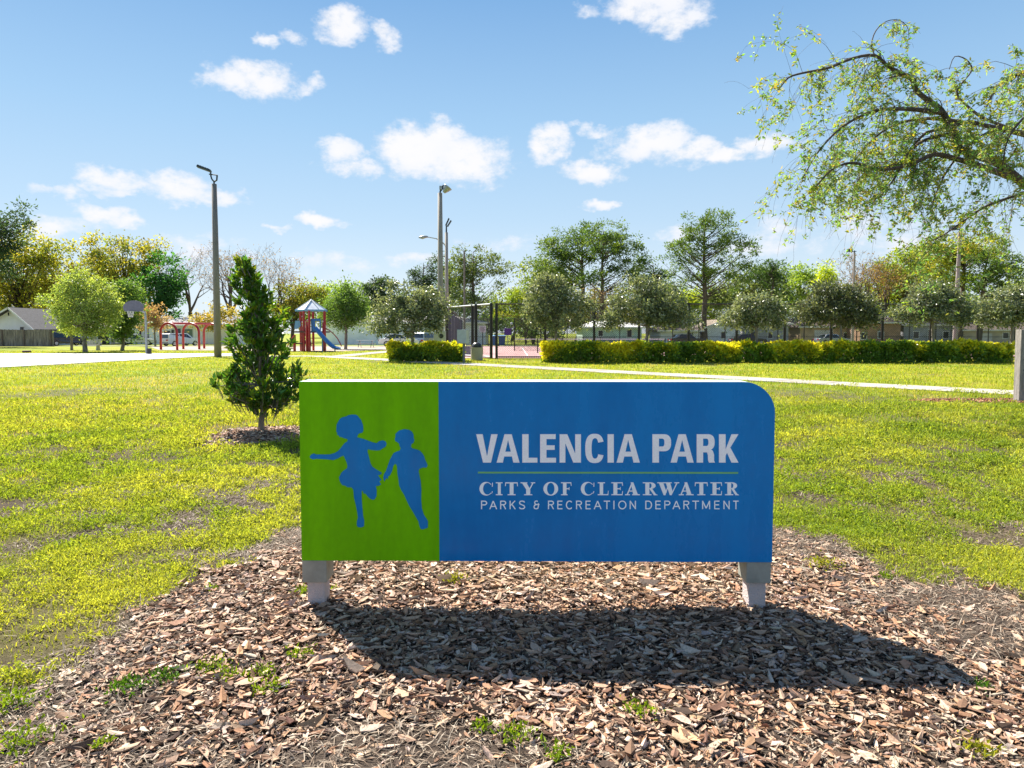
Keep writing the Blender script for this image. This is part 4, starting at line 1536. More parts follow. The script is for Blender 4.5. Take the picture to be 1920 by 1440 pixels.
for k in range(7):
    p, q = aa.lerp(bb, k / 7 + .004), aa.lerp(bb, (k + 1) / 7 - .004)
    mb = MB()
    nn = 8
    vs, fs = [], []
    for i in range(nn + 1):
        c = p.lerp(q, i / nn) + Vector((.05 * math.sin(i * 1.7 + k), 0, 0))
        vs += [(c.x, c.y, .25), (c.x + .02, c.y, 2.95 - .05 * math.sin(i / nn * math.pi))]
    for i in range(nn):
        fs.append((2 * i, 2 * i + 1, 2 * i + 3, 2 * i + 2))
    mb.add(vs, fs)
    mb.build('windscreen', M['windscreen'], sf)
fence('far black fence along the back of the tennis court', (at(866, 640, YB).x, YB, 0), (at(2050, 640, YB).x, YB, 0), [i / 24 for i in range(25)], 3.15, .055, [3.15, 1.1], step=.2, w=.018)
fence('low inner court fence between the two courts', (at(1008, 640, 52).x, 52, 0), (at(1152, 640, 76).x, 76, 0), [0.0, .25, .5, .75, 1.0], 1.1, .04, [1.1], step=.15, w=.008)
# net
root = thing('tennis_net', (1, 58, 0), 'dark net strung across the nearer tennis court', 'net')
MB().tube([(.2, 58, 0), (.2, 58, 1.08)], .045, 8).build('post', M['black_post'], root)
MB().tube([(12.8, 58, 0), (12.8, 58, 1.08)], .045, 8).build('post', M['black_post'], root)
chainlink((.2, 58, 0), (12.8, 58, 0), .98, .12, .012).build('mesh', M['wire_black'], root)
MB().box(.2, 12.8, 57.99, 58.01, .98, 1.05).build('tape', M['white_sign'], root)

# things seen through the fence
c = at(905, 617, 50)
root = thing('court_rules_sign', (c.x, 50, 0), 'small white rules sign seen through the gate fence', 'sign')
MB().box(c.x - .24, c.x + .24, 49.97, 50.0, c.z - .22, c.z + .22).build('board', M['white_sign'], root)
MB().tube([(c.x, 50.03, 0), (c.x, 50.03, c.z + .2)], .03, 6).build('post', M['black_post'], root)
tx = MB()
for k in range(4):
    tx.box(c.x - .18, c.x + .18 - .06 * (k % 2), 49.964, 49.968, c.z + .12 - .09 * k, c.z + .15 - .09 * k)
tx.build('print', M['wire_black'], root)
c = at(952, 622, 84)
root = thing('purple_banner', (c.x, 84, 0), 'purple board on a post beyond the court', 'sign')
MB().box(c.x - .42, c.x + .42, 83.95, 84.0, c.z - .42, c.z + .42).build('board', M['purple'], root, bevel=.02)
MB().tube([(c.x, 84.05, 0), (c.x, 84.05, c.z + .3)], .04, 6).build('post', M['metal_grey'], root)
c = at(959, 607, 86)
root = thing('globe_lamp', (c.x, 86, 0), 'white globe lamp on a slim post beyond the court', 'lamp')
MB().tube([(c.x, 86, 0), (c.x, 86, c.z - .15)], .04, 6).build('post', M['metal_dark'], root)
MB().lathe([(.05, -.18), (.16, -.1), (.19, 0), (.15, .12), (.05, .19)], 12, c).build('globe', M['white_sign'], root, smooth=True)
for px, lab in ((926, 'blue wheeled bin between the gate posts'), (941, 'blue wheeled bin just right of the gate posts')):
    c = at(px, 650, 81)
    root = thing('wheeled_bin', (c.x, 81, 0), lab, 'bin', 'blue wheeled bins')
    mb = MB()
    mb.add([(c.x - .34, 80.7, .1), (c.x + .34, 80.7, .1), (c.x + .34, 81.3, .1), (c.x - .34, 81.3, .1), (c.x - .42, 80.6, 1.15), (c.x + .42, 80.6, 1.15), (c.x + .42, 81.4, 1.15), (c.x - .42, 81.4, 1.15)],
           [(0, 3, 2, 1), (4, 5, 6, 7), (0, 1, 5, 4), (1, 2, 6, 5), (2, 3, 7, 6), (3, 0, 4, 7)])
    mb.build('body', M['blue_plastic'], root, bevel=.04)
    MB().prism([(c.x - .44, 80.55, 1.16), (c.x - .44, 81.42, 1.16), (c.x - .44, 81.42, 1.24), (c.x - .44, 81.0, 1.32), (c.x - .44, 80.55, 1.22)], (.88, 0, 0)).build('lid', M['blue_light'], root)
    for sx in (-.4, .33):
        MB(Matrix.Translation((c.x + sx, 81.3, .13)) @ Matrix.Rotation(math.pi / 2, 4, 'Y')).lathe([(.02, 0), (.13, 0), (.13, .07), (.02, .07)], 12).build('wheel', M['tyre'], root)

# ================================================================== BASKETBALL HOOP, SWINGS, PLAYGROUND
b = gp(275, 664)
Y = b.y
root = thing('basketball_hoop', b, 'basketball hoop with dark fan backboard on a pale bent pole', 'basketball hoop')
c = at(258, 577, Y)
MB().tube([(b.x, Y, -.1), (b.x, Y, 2.6), (b.x - .05, Y, 3.0), (c.x + .1, Y - .5, c.z - .05)], [.085, .08, .075, .06], 8).build('pole', M['metal_grey'], root)
R = Matrix.Translation(c + Vector((0, -.55, 0)))
pts = [(-.74 * math.cos(a_) if False else .74 * math.cos(a_), 0, .50 * math.sin(a_)) for a_ in [math.radians(-35 + 250 * i / 24) for i in range(25)]]
MB(R).prism(pts, (0, .04, 0)).build('backboard', M['backboard'], root)
rim = MB()
rc = c + Vector((-.05, -.85, -.28))
rim.tube([rc + Vector((.23 * math.cos(i * .3927), .23 * math.sin(i * .3927), 0)) for i in range(17)], .012, 5)
rim.bar(rc + Vector((0, .23, 0)), rc + Vector((0, .32, 0)), .1, .03)
rim = rim.build('rim', M['metal_grey'], root)
net = MB()
for i in range(12):
    a_ = i / 12 * 6.283
    a2 = a_ + .5
    net.tube([rc + Vector((.22 * math.cos(a_), .22 * math.sin(a_), 0)), rc + Vector((.14 * math.cos(a2), .14 * math.sin(a2), -.42))], .008, 4)
    a3 = a_ - .5
    net.tube([rc + Vector((.22 * math.cos(a_), .22 * math.sin(a_), 0)), rc + Vector((.14 * math.cos(a3), .14 * math.sin(a3), -.42))], .008, 4)
net.build('net', M['net_white'], root)
MB().box(b.x + .1, b.x + .32, Y - .1, Y + .1, 0, .42).build('pole_base_pad', M['black_plastic'], root)

b = gp(317, 656.3)
root = thing('swing_set', b, 'red arched swing set of three arches under one beam', 'swing set')
ang = math.radians(67)
bd = Vector((math.cos(ang), math.sin(ang), 0))
pd = Vector((-math.sin(ang), math.cos(ang), 0))
HS = at(317, 606, b.y).z
hw = 1.0
tops = []
for k in range(3):
    o_ = b + bd * (2.45 * k)
    pts = [o_ + pd * (-hw) + Vector((0, 0, -.1)), o_ + pd * (-hw) + Vector((0, 0, HS - .8))]
    for i in range(1, 12):
        a_ = math.pi - math.pi * i / 12
        pts.append(o_ + pd * (hw * math.cos(a_)) + Vector((0, 0, HS - .8 + .8 * math.sin(a_))))
    pts += [o_ + pd * hw + Vector((0, 0, HS - .8)), o_ + pd * hw + Vector((0, 0, -.1))]
    MB().tube(pts, .11, 8).build('arch', M['red_paint'], root, smooth=True)
    tops.append(o_ + Vector((0, 0, HS)))
MB().tube([tops[0] - bd * .1, tops[2] + bd * .1], .09, 8).build('beam', M['red_paint'], root)
for k in range(2):
    for j, f in enumerate((.3, .7)):
        q = tops[k].lerp(tops[k + 1], f)
        st = MB().bar((q.x - bd.x * .23, q.y - bd.y * .23, .5), (q.x + bd.x * .23, q.y + bd.y * .23, .5), .16, .035).build('swing_seat', M['black_plastic'] if j else M['white_trim'], root)
        ch = MB()
        for e in (-.21, .21):
            ch.tube([(q.x + bd.x * e, q.y + bd.y * e, .5), (q.x + bd.x * e, q.y + bd.y * e, HS)], .008, 4)
        ch.build('chain', M['metal_grey'], st)

Y = gp(585, 659).y
s = Y / FPX
X = lambda px: at(px, 640, Y).x
Z = lambda py: at(960, py, Y).z
root = thing('play_structure', (X(582), Y, 0), 'red and blue playground tower with metal roof and slide', 'playground')
cx = X(580)
for (px, dy) in ((556, 1.2), (572, -.3), (587, -1.0), (596, 2.2), (605, .6), (572, 2.4)):
    MB().tube([(X(px), Y + dy, -.1), (X(px), Y + dy, Z(583))], .10, 8).build('post', M['red_paint'], root)
for (px, dy, ty) in ((555, -.4, 628), (609, -.3, 606), (581, -.8, 612), (563, .6, 612)):
    MB().tube([(X(px), Y + dy, -.1), (X(px), Y + dy, Z(ty))], .11, 8).build('post', M['red_paint'], root)
ze, zr = Z(582), Z(561.5)
hwid = px2m(27, Y)
rf = MB()
ctr = Vector((cx, Y + .7, zr))
cor = []
for i in range(6):
    a_ = math.radians(60 * i + 20)
    cor.append(Vector((cx + hwid * 1.08 * math.cos(a_), Y + .7 + hwid * 1.08 * math.sin(a_), ze)))
for i in range(6):
    p, q = cor[i], cor[(i + 1) % 6]
    MB().prism([p, q, ctr], (0, 0, -.05)).build('roof_panel', M['metal_roof'], root)
    MB().tube([p + Vector((0, 0, .02)), ctr + Vector((0, 0, .03))], .045, 6).build('roof_rib', M['white_trim'], root)
    MB().bar(p, q, .05, .14).build('roof_edge', M['blue_light'], root)
MB().prism([(X(556), Y - .6, Z(621)), (X(606), Y - .6, Z(621)), (X(606), Y + 2.2, Z(621)), (X(556), Y + 2.2, Z(621))], (0, 0, -.12)).build('deck', M['deck_brown'], root)
MB().prism([(X(553), Y + .2, Z(643)), (X(575), Y + .2, Z(643)), (X(575), Y + 1.8, Z(643)), (X(553), Y + 1.8, Z(643))], (0, 0, -.1)).build('step_deck', M['deck_brown'], root)
# blue entry panel with a round hole
pc = Vector((X(600), Y - .75, Z(606)))
pan = MB()
pan.box(X(589), X(596), Y - .8, Y - .72, Z(622), Z(598))
pan.box(X(604.5), X(606.5), Y - .8, Y - .72, Z(622), Z(598))
pan.box(X(596), X(604.5), Y - .8, Y - .72, Z(602), Z(598))
pan.build('entry_panel', M['blue_plastic'], root)
# slide: bed and two side lips following a curve
sl = [(597, 615), (603, 621), (612, 631), (622, 641), (630, 648), (637, 652.5), (646, 654)]
sp = [Vector((X(a_), Y - 1.0 - .12 * i, Z(b_))) for i, (a_, b_) in enumerate(sl)]
bed, lipa, lipb = MB(), MB(), MB()
for i in range(len(sp) - 1):
    bed.bar(sp[i], sp[i + 1], .62, .05)
bed.build('slide_bed', M['blue_plastic'], root)
for dy in (-.33, .33):
    MB().tube([p + Vector((0, dy, .09)) for p in sp], .075, 7).build('slide_side', M['blue_light'] if dy > 0 else M['blue_plastic'], root)
MB().tube([(sp[-2].x, sp[-2].y, -.1), (sp[-2].x, sp[-2].y, sp[-2].z)], .05, 6).build('slide_leg', M['blue_light'], root)
MB().tube([(sp[2].x, sp[2].y, -.1), (sp[2].x, sp[2].y, sp[2].z)], .05, 6).build('slide_leg', M['blue_light'], root)
hr = [(606, 616), (614, 619), (622, 626), (629, 634), (634, 643), (637, 650)]
MB().tube([Vector((X(a_), Y + .6, Z(b_))) for a_, b_ in hr], .045, 6).build('handrail', M['red_paint'], root)
MB().prism([(X(577), Y - .7, Z(630)), (X(586), Y - .7, Z(630)), (X(586), Y - .7, Z(612)), (X(582), Y - .7, Z(604)), (X(578), Y - .7, Z(602))], (0, .06, 0)).build('climb_panel', M['red_paint'], root)
MB().prism([(X(545), Y + 1, Z(616)), (X(550), Y + 1, Z(617)), (X(557), Y + 1, Z(611)), (X(556), Y + 1, Z(601)), (X(547), Y + 1, Z(601))], (0, .1, 0)).build('bubble_panel', M['blue_light'], root)
for k in range(7):
    p = X(558) + k * px2m(3.3, Y)
    MB().tube([(p, Y + 2.1, Z(621)), (p, Y + 2.1, Z(600))], .02, 5).build('rail_bar', M['red_paint'], root)
MB().bar((X(556), Y + 2.1, Z(600)), (X(580), Y + 2.1, Z(600)), .06, .06).build('guard_rail', M['red_paint'], root)
for k in range(5):
    MB().bar((X(551 - 2.2 * k), Y - .3, Z(641 + 3.2 * k)), (X(551 - 2.2 * k), Y + .7, Z(641 + 3.2 * k)), .25, .06).build('step', M['deck_brown'], root)
MB().tube([(X(540), Y - .3, Z(652)), (X(545), Y - .3, Z(640)), (X(553), Y - .3, Z(630))], .04, 6).build('handrail', M['red_paint'], root)
for k in range(4):
    MB().tube([(X(566 + 5 * k), Y + .9, Z(638)), (X(568 + 5 * k), Y + .9, Z(650))], .03, 5).build('ladder_rung', M['red_paint'], root)
MB().bar((X(572), Y - .3, Z(634)), (X(606), Y + .5, Z(634)), .06, .06).build('cross_rail', M['red_paint'], root)

# picnic table, bench
b = at(686, 650, gp(686, 652).y)
b.z = 0
Y = b.y
root = thing('picnic_table', b, 'grey mesh picnic table right of the playground slide', 'picnic table')
MB().box(b.x - .95, b.x + .95, Y - .38, Y + .38, .72, .77).build('table_top', M['metal_grey'], root, bevel=.01)
for dy in (-.7, .7):
    MB().box(b.x - .95, b.x + .95, Y + dy - .13, Y + dy + .13, .43, .47).build('seat', M['metal_grey'], root)
for dx in (-.65, .65):
    MB().tube([(b.x + dx, Y - .75, 0), (b.x + dx, Y - .2, .72), (b.x + dx, Y + .2, .72), (b.x + dx, Y + .75, 0)], .035, 6).build('leg', M['metal_grey'], root)
    MB().bar((b.x + dx, Y - .75, .42), (b.x + dx, Y + .75, .42), .05, .05).build('brace', M['metal_grey'], root)
b = gp(172, 657)
Y = b.y
root = thing('park_bench', b, 'pale concrete park bench beside the lawn tree at left', 'bench')
MB().box(b.x - .75, b.x + .75, Y - .25, Y + .25, .42, .50).build('seat', M['stone_bench'], root, bevel=.02)
MB(Matrix.Translation((b.x, Y + .22, .5)) @ Matrix.Rotation(math.radians(-12), 4, 'X')).box(-.75, .75, 0, .07, .05, .48).build('backrest', M['stone_bench'], root, bevel=.02)
for dx in (-.55, .55):
    MB().prism([(b.x + dx - .06, Y - .22, 0), (b.x + dx - .06, Y + .28, 0), (b.x + dx - .06, Y + .18, .42), (b.x + dx - .06, Y - .12, .42)], (.12, 0, 0)).build('leg', M['stone_bench'], root)
b = gp(50, 661.2)
root = thing('irrigation_cover', b, 'small dark round utility cover on the grass at left', 'cover')
MB().lathe([(.30, 0), (.30, .14), (.27, .17), (.02, .18)], 14, b).build('dome', M['deck_brown'], root)
MB().lathe([(.34, -.02), (.34, .03), (.30, .03)], 14, b).build('collar', M['metal_dark'], root)

# ================================================================== HOUSES
def house(label, x0, x1, Y, eave, ridge, wall, roof, depth=9.0, opens=(), gable=False, oh=.5, trim='white_trim', apex=None):
    xa, xb = at(x0, 640, Y).x, at(x1, 640, Y).x
    ze = at(960, eave, Y).z
    root = thing('house', ((xa + xb) / 2, Y, 0), label, 'house')
    if gable:
        xm = at(apex, 640, Y).x if apex is not None else (xa + xb) / 2
        zr = at(960, ridge, Y).z
        MB().prism([(xa, Y, -.1), (xb, Y, -.1), (xb, Y, ze), (xm, Y, zr - .12), (xa, Y, ze)], (0, depth, 0)).build('wall', M[wall], root)
        sl_ = (zr - ze) / (xb - xm)
        sl2 = (zr - ze) / (xm - xa)
        rm = MB()
        rm.prism([(xm, Y - oh, zr), (xb + oh, Y - oh, ze - sl_ * oh), (xb + oh, Y - oh, ze - sl_ * oh - .18), (xm, Y - oh, zr - .18)], (0, depth + 2 * oh, 0))
        rm.prism([(xm, Y - oh, zr), (xa - oh, Y - oh, ze - sl2 * oh), (xa - oh, Y - oh, ze - sl2 * oh - .18), (xm, Y - oh, zr - .18)], (0, depth + 2 * oh, 0))
        r_ = rm.build('roof', M[roof], root)
        fm = MB()
        fm.bar((xm, Y - oh - .02, zr - .1), (xb + oh, Y - oh - .02, ze - sl_ * oh - .1), .04, .2)
        fm.bar((xm, Y - oh - .02, zr - .1), (xa - oh, Y - oh - .02, ze - sl2 * oh - .1), .04, .2)
        fm.build('fascia', M[trim], r_)
    else:
        zr = at(960, ridge, Y + depth / 2).z
        MB().box(xa, xb, Y, Y + depth, -.1, ze).build('wall', M[wall], root)
        hip = min(depth * .5, (xb - xa) * .3)
        ym = Y + depth / 2
        mb = MB()
        A_0, B_0, C_0, D_0 = (xa - oh, Y - oh, ze), (xb + oh, Y - oh, ze), (xb + oh, Y + depth + oh, ze), (xa - oh, Y + depth + oh, ze)
        e0, e1 = (xa - oh + hip, ym, zr), (xb + oh - hip, ym, zr)
        dn = lambda p: (p[0], p[1], p[2] - .16)
        vs = [A_0, B_0, C_0, D_0, e0, e1, dn(A_0), dn(B_0), dn(C_0), dn(D_0)]
        mb.add(vs, [(0, 1, 5, 4), (1, 2, 5), (2, 3, 4, 5), (3, 0, 4), (6, 7, 1, 0), (7, 8, 2, 1), (8, 9, 3, 2), (9, 6, 0, 3), (9, 8, 7, 6)])
        r_ = mb.build('roof', M[roof], root)
        MB().box(xa - oh, xb + oh, Y - oh - .03, Y - oh - .003, ze - .2, ze - .005).build('fascia', M[trim], r_)
    for (ox0, ox1, oy0, oy1, kind) in opens:
        wx0, wx1 = at(ox0, 640, Y).x, at(ox1, 640, Y).x
        wz0, wz1 = max(.02, at(960, oy1, Y).z), at(960, oy0, Y).z
        nm, mm = {'w': ('window', 'window_glass'), 'd': ('door', 'door_shade_dark'), 'g': ('garage_door', 'white_trim'), 'G': ('door', 'door_green'), 'o': ('carport_opening', 'door_shade_dark')}[kind]
        fr = MB()
        t_ = .09
        for (q0, q1, r0, r1) in ((wx0 - t_, wx0, wz0, wz1), (wx1, wx1 + t_, wz0, wz1), (wx0 - t_, wx1 + t_, wz1, wz1 + t_)) + (((wx0 - t_, wx1 + t_, wz0 - t_, wz0),) if kind == 'w' else ()):
            fr.box(q0, q1, Y - .06, Y + .02, r0, r1)
        f = fr.build(nm, M[trim], root)
        if kind == 'g':
            k = 4
            for i in range(k):
                MB().box(wx0, wx1, Y - .03, Y + .02, wz0 + (wz1 - wz0) * i / k + .015, wz0 + (wz1 - wz0) * (i + 1) / k - .015).build('panel', M[mm], f)
        else:
            MB().box(wx0, wx1, Y - .025, Y + .02, wz0, wz1).build('pane' if kind == 'w' else 'leaf', M[mm], f)  # in the carport opening this is a dark panel painting its shaded inside
    return root


house('white gabled house at far left behind the wooden fence', -24, 59, 84, 605, 576.5, 'white_wall', 'roof_dark', 12, [(17, 20, 586, 592, 'w'), (39, 46, 613, 619, 'w')], True, .9, apex=27)
house('beige house with tan roof and dark carport behind the navy car', 78, 205, 92, 614, 591, 'cream_wall', 'roof_tan', 10, [(90, 114, 617, 648, 'o'), (120, 155, 620, 645, 'g'), (166, 174, 622, 632, 'w'), (184, 206, 624, 646, 'd')])
house('pale house with windows behind the basketball hoop', 213, 270, 95, 609, 596, 'white_wall', 'roof_grey', 9, [(222, 232, 622, 634, 'w'), (240, 250, 616, 646, 'w'), (262, 266, 616, 628, 'w')])
house('long white house with grey roof behind the swing set', 280, 450, 94, 609, 593, 'white_wall', 'roof_grey', 10, [(308, 320, 620, 640, 'w'), (322, 328, 618, 642, 'd'), (333, 340, 616, 628, 'w'), (346, 362, 617, 643, 'G'), (380, 400, 620, 645, 'g'), (410, 440, 622, 645, 'g')])
house('plain white house behind the picnic table', 612, 910, 92, 604, 590, 'white_wall', 'roof_grey', 12, [(722, 739, 629, 639, 'w'), (575, 583, 638, 646, 'w'), (760, 775, 622, 634, 'w'), (864, 872, 620, 645, 'd')])
house('pale green house behind the tennis court fence', 1092, 1203, 98, 613, 602, 'green_wall', 'white_trim', 9, [(1122, 1130, 620, 630, 'w'), (1176, 1184, 618, 632, 'w')])
house('small white house with porch beyond the court', 1238, 1312, 100, 619, 606, 'white_wall', 'roof_brown', 8, [(1262, 1278, 627, 638, 'w'), (1290, 1296, 624, 645, 'd')])
house('white front gabled house beside the tall pine trunk', 1324, 1388, 100, 612, 598, 'white_wall', 'roof_tan', 9, [(1352, 1360, 622, 634, 'w')], True, .4)
house('grey walled house with a reddish window beyond the court', 1392, 1478, 102, 606, 592, 'grey_wall', 'roof_grey', 9, [(1408, 1420, 622, 633, 'w'), (1440, 1448, 622, 634, 'w')])
house('tan house with dark roof and pale carport beyond the court', 1500, 1604, 104, 612, 590, 'tan_wall', 'roof_brown', 9, [(1528, 1560, 620, 640, 'g'), (1582, 1594, 624, 634, 'w')])
house('brick ended house with cream corner between the court posts', 1612, 1688, 100, 604, 588, 'brick_wall', 'roof_brown', 9, [(1614, 1624, 624, 636, 'w'), (1646, 1656, 622, 634, 'w')])
house('grey house with hip roof behind the pale leaning pole', 1694, 1800, 102, 608, 590, 'grey_wall', 'roof_dark', 9, [(1712, 1722, 622, 634, 'w'), (1740, 1748, 618, 644, 'd'), (1768, 1778, 622, 634, 'w')])
house('low house with brown roof by the right picture edge', 1806, 1960, 100, 618, 596, 'cream_wall', 'roof_brown', 9, [(1836, 1858, 626, 641, 'g'), (1880, 1890, 624, 634, 'w')])

# wooden fence, board by board
Yw = 80.0
root = thing('board_fence', (at(45, 640, Yw).x, Yw, 0), 'weathered grey vertical board fence below the white gable', 'fence')
zt = at(0, 618, Yw).z
wb = .155
x = at(-40, 640, Yw).x
i = 0
while x < at(100, 640, Yw).x:
    h = zt + random.uniform(-.04, .04)
    MB().box(x, x + wb - random.uniform(.008, .02), Yw + random.uniform(-.012, .012), Yw + .03, 0, h).build('board', M['fence_wood'], root)
    x += wb
    i += 1
for px in (5, 46, 96):
    q = at(px, 640, Yw).x
    MB().box(q - .07, q + .07, Yw - .16, Yw - .02, 0, zt - .02).build('post', M['roof_brown'], root)
for z in (.4, zt - .35):
    MB().box(at(-40, 640, Yw).x, at(100, 640, Yw).x, Yw + .035, Yw + .08, z, z + .09).build('rail', M['fence_wood'], root)

# ================================================================== CARS
def car(px, Y, rot, paint, label, suv=False, L_=4.5, H_=1.45, group='parked cars'):
    c = at(px, 640, Y)
    c.z = 0
    T = Matrix.Translation(c) @ Matrix.Rotation(math.radians(rot), 4, 'Z')
    root = thing('parked_car', c, label, 'car', group)
    W_ = 1.8
    h0 = .62 * H_ if not suv else .60 * H_
    if suv:
        prof = [(-.5, .28), (-.5, .62), (-.485, h0 / 1), (-.46, H_ * .93), (-.42, H_), (.08, H_), (.13, H_ * .98), (.26, h0 + .03), (.46, h0 - .10), (.5, .62), (.5, .28)]
        glass = [(-.44, h0 + .02), (-.425, H_ * .93), (.085, H_ * .945), (.215, h0 + .02)]
        rear = (-.485, h0 + .02, -.462, H_ * .92)
    else:
        prof = [(-.5, .28), (-.5, .60), (-.47, h0), (-.36, h0 + .03), (-.24, H_ * .98), (-.20, H_), (.02, H_), (.07, H_ * .97), (.20, h0 + .02), (.45, h0 - .10), (.5, .58), (.5, .28)]
        glass = [(-.33, h0 + .03), (-.225, H_ * .94), (.035, H_ * .94), (.165, h0 + .02)]
        rear = (-.365, h0 + .05, -.25, H_ * .95)

    def hw_(z):
        return W_ / 2 * (1 - .20 * max(0, (z - h0)) / max(H_ - h0, .01)) * (1 - .04 * max(0, (.5 - z)))
    n = len(prof)
    vs = [(x * L_, -hw_(z), z) for x, z in prof] + [(x * L_, hw_(z), z) for x, z in prof]
    fs = [tuple(range(n)), tuple(range(2 * n - 1, n - 1, -1))] + [(i, i + n, (i + 1) % n + n, (i + 1) % n) for i in range(n)]
    mb = MB(T)
    mb.add(vs, fs)
    body = mb.build('body', M[paint], root, bevel=.05)
    for sgn_ in (-1, 1):
        # two side windows split by a pillar
        xm = (glass[0][0] + glass[3][0]) / 2 * L_
        top = lambda f: (glass[1][0] + (glass[2][0] - glass[1][0]) * f) * L_
        g = [(x * L_, z) for x, z in glass]
        for poly in ([g[0], g[1], (top(.48), g[1][1]), (xm - .03, g[0][1])], [(xm + .03, g[0][1]), (top(.54), g[2][1]), g[2], g[3]]):
            pts = [(x, sgn_ * (hw_(z) + .006), z) for x, z in poly]
            mb = MB(T)
            mb.prism(pts, (0, -sgn_ * .02, 0))
            mb.build('window', M['window_glass'], root)
    x0, z0, x1, z1 = rear
    mb = MB(T)
    e = .012
    mb.add([(x0 * L_ - e, -hw_(z0) * .86, z0), (x0 * L_ - e, hw_(z0) * .86, z0), (x1 * L_ - e, hw_(z1) * .86, z1), (x1 * L_ - e, -hw_(z1) * .86, z1)], [(0, 1, 2, 3)])
    mb.build('rear_window', M['window_glass'], root)
    mb = MB(T)
    if suv:
        a0, a1 = (.145 * L_, H_ * .94), (.25 * L_, h0 + .07)
    else:
        a0, a1 = (.085 * L_, H_ * .945), (.19 * L_, h0 + .06)
    mb.add([(a0[0] + .03, -hw_(a0[1]) * .88, a0[1]), (a0[0] + .03, hw_(a0[1]) * .88, a0[1]), (a1[0] + .03, hw_(a1[1]) * .88, a1[1]), (a1[0] + .03, -hw_(a1[1]) * .88, a1[1])], [(0, 1, 2, 3)])
    mb.build('windscreen', M['window_glass'], root)
    for sx in (-.31, .32):
        for sy in (-1, 1):
            Wm = T @ Matrix.Translation((sx * L_, sy * (W_ / 2 - .1), .32)) @ Matrix.Rotation(math.pi / 2, 4, 'X')
            w_ = MB(Wm).lathe([(.18, -.11), (.30, -.11), (.32, -.08), (.32, .08), (.30, .11), (.18, .11)], 18).build('wheel', M['tyre'], root)
            MB(Wm).lathe([(.03, -.115), (.19, -.115), (.19, .115), (.03, .115)], 14).build('rim', M['rim'], w_)
    for sy in (-1, 1):
        MB(T).box(-.5 * L_ - .015, -.5 * L_ + .05, sy * .62 - .17, sy * .62 + .17, .60, .78).build('tail_light', M['tail_red'], root)
        MB(T).box(.485 * L_ - .03, .5 * L_ + .012, sy * .62 - .18, sy * .62 + .18, .56, .68).build('headlight', M['head_light'], root)
    MB(T).box(-.5 * L_ - .03, -.5 * L_ + .05, -.84, .84, .30, .48).build('bumper', M[paint] if not suv else M['metal_grey'], root, bevel=.03)
    MB(T).box(-.5 * L_ - .034, -.5 * L_ - .01, -.24, .24, .55, .67).build('number_plate', M['white_sign'], root)
    return root


car(124, 84, 58, 'car_navy', 'dark navy estate car parked beside the board fence', True, 4.8, 1.65)
car(338, 84, 60, 'car_white', 'white hatchback seen through the swing arches', True, 4.3, 1.5)
car(256, 88, 20, 'car_silver', 'silver car behind the basketball pole', False, 4.4, 1.4)
car(748, 80, 10, 'car_white', 'white saloon left of the grey green tree behind the short hedge', False, 4.6, 1.45)
car(802, 82, 65, 'car_silver', 'pale car between the two trunks behind the short hedge', True, 4.5, 1.6)
car(1288, 90, 5, 'car_navy', 'dark car in front of the porch house beyond the court', False, 4.6, 1.4)
car(1402, 92, 0, 'car_navy', 'dark blue car left of the thin grey tree beyond the court', False, 4.6, 1.4)
car(1560, 92, 5, 'car_silver', 'silver car in front of the tan house beyond the court', False, 4.6, 1.4)

# ================================================================== TREES
def bez(a, b, c, n=5):
    return [a * ((1 - t) ** 2) + b * (2 * t * (1 - t)) + c * (t * t) for t in [i / (n - 1) for i in range(n)]]


PAL = {
    'yellow': [(.20, .20, .02), (.29, .26, .02), (.11, .15, .025), (.15, .125, .035), (.09, .12, .025)],
    'olive': [(.10, .13, .02), (.15, .17, .025), (.16, .13, .03), (.07, .09, .02)],
    'fresh': [(.13, .20, .03), (.18, .25, .04), (.09, .14, .025)],
    'mid': [(.06, .115, .025), (.09, .15, .035), (.045, .085, .02)],
    'dark': [(.03, .065, .018), (.045, .085, .02), (.02, .045, .015)],
    'blue_dark': [(.025, .05, .025), (.04, .07, .035), (.02, .035, .02)],
    'pine': [(.055, .095, .02), (.085, .125, .025), (.035, .07, .02)],
    'pine_y': [(.15, .17, .015), (.22, .21, .015), (.08, .12, .018)],
    'grey': [(.06, .085, .05), (.19, .21, .15), (.035, .05, .03), (.11, .135, .085)],  # pale and dark leaf tones paint the speckle of glinting leaves
    'brown': [(.17, .10, .04), (.21, .14, .06), (.12, .09, .04)],
    'rust': [(.22, .15, .09), (.19, .12, .06), (.25, .2, .14)],
    'palegreen': [(.15, .20, .05), (.20, .24, .065), (.10, .15, .04)],
}


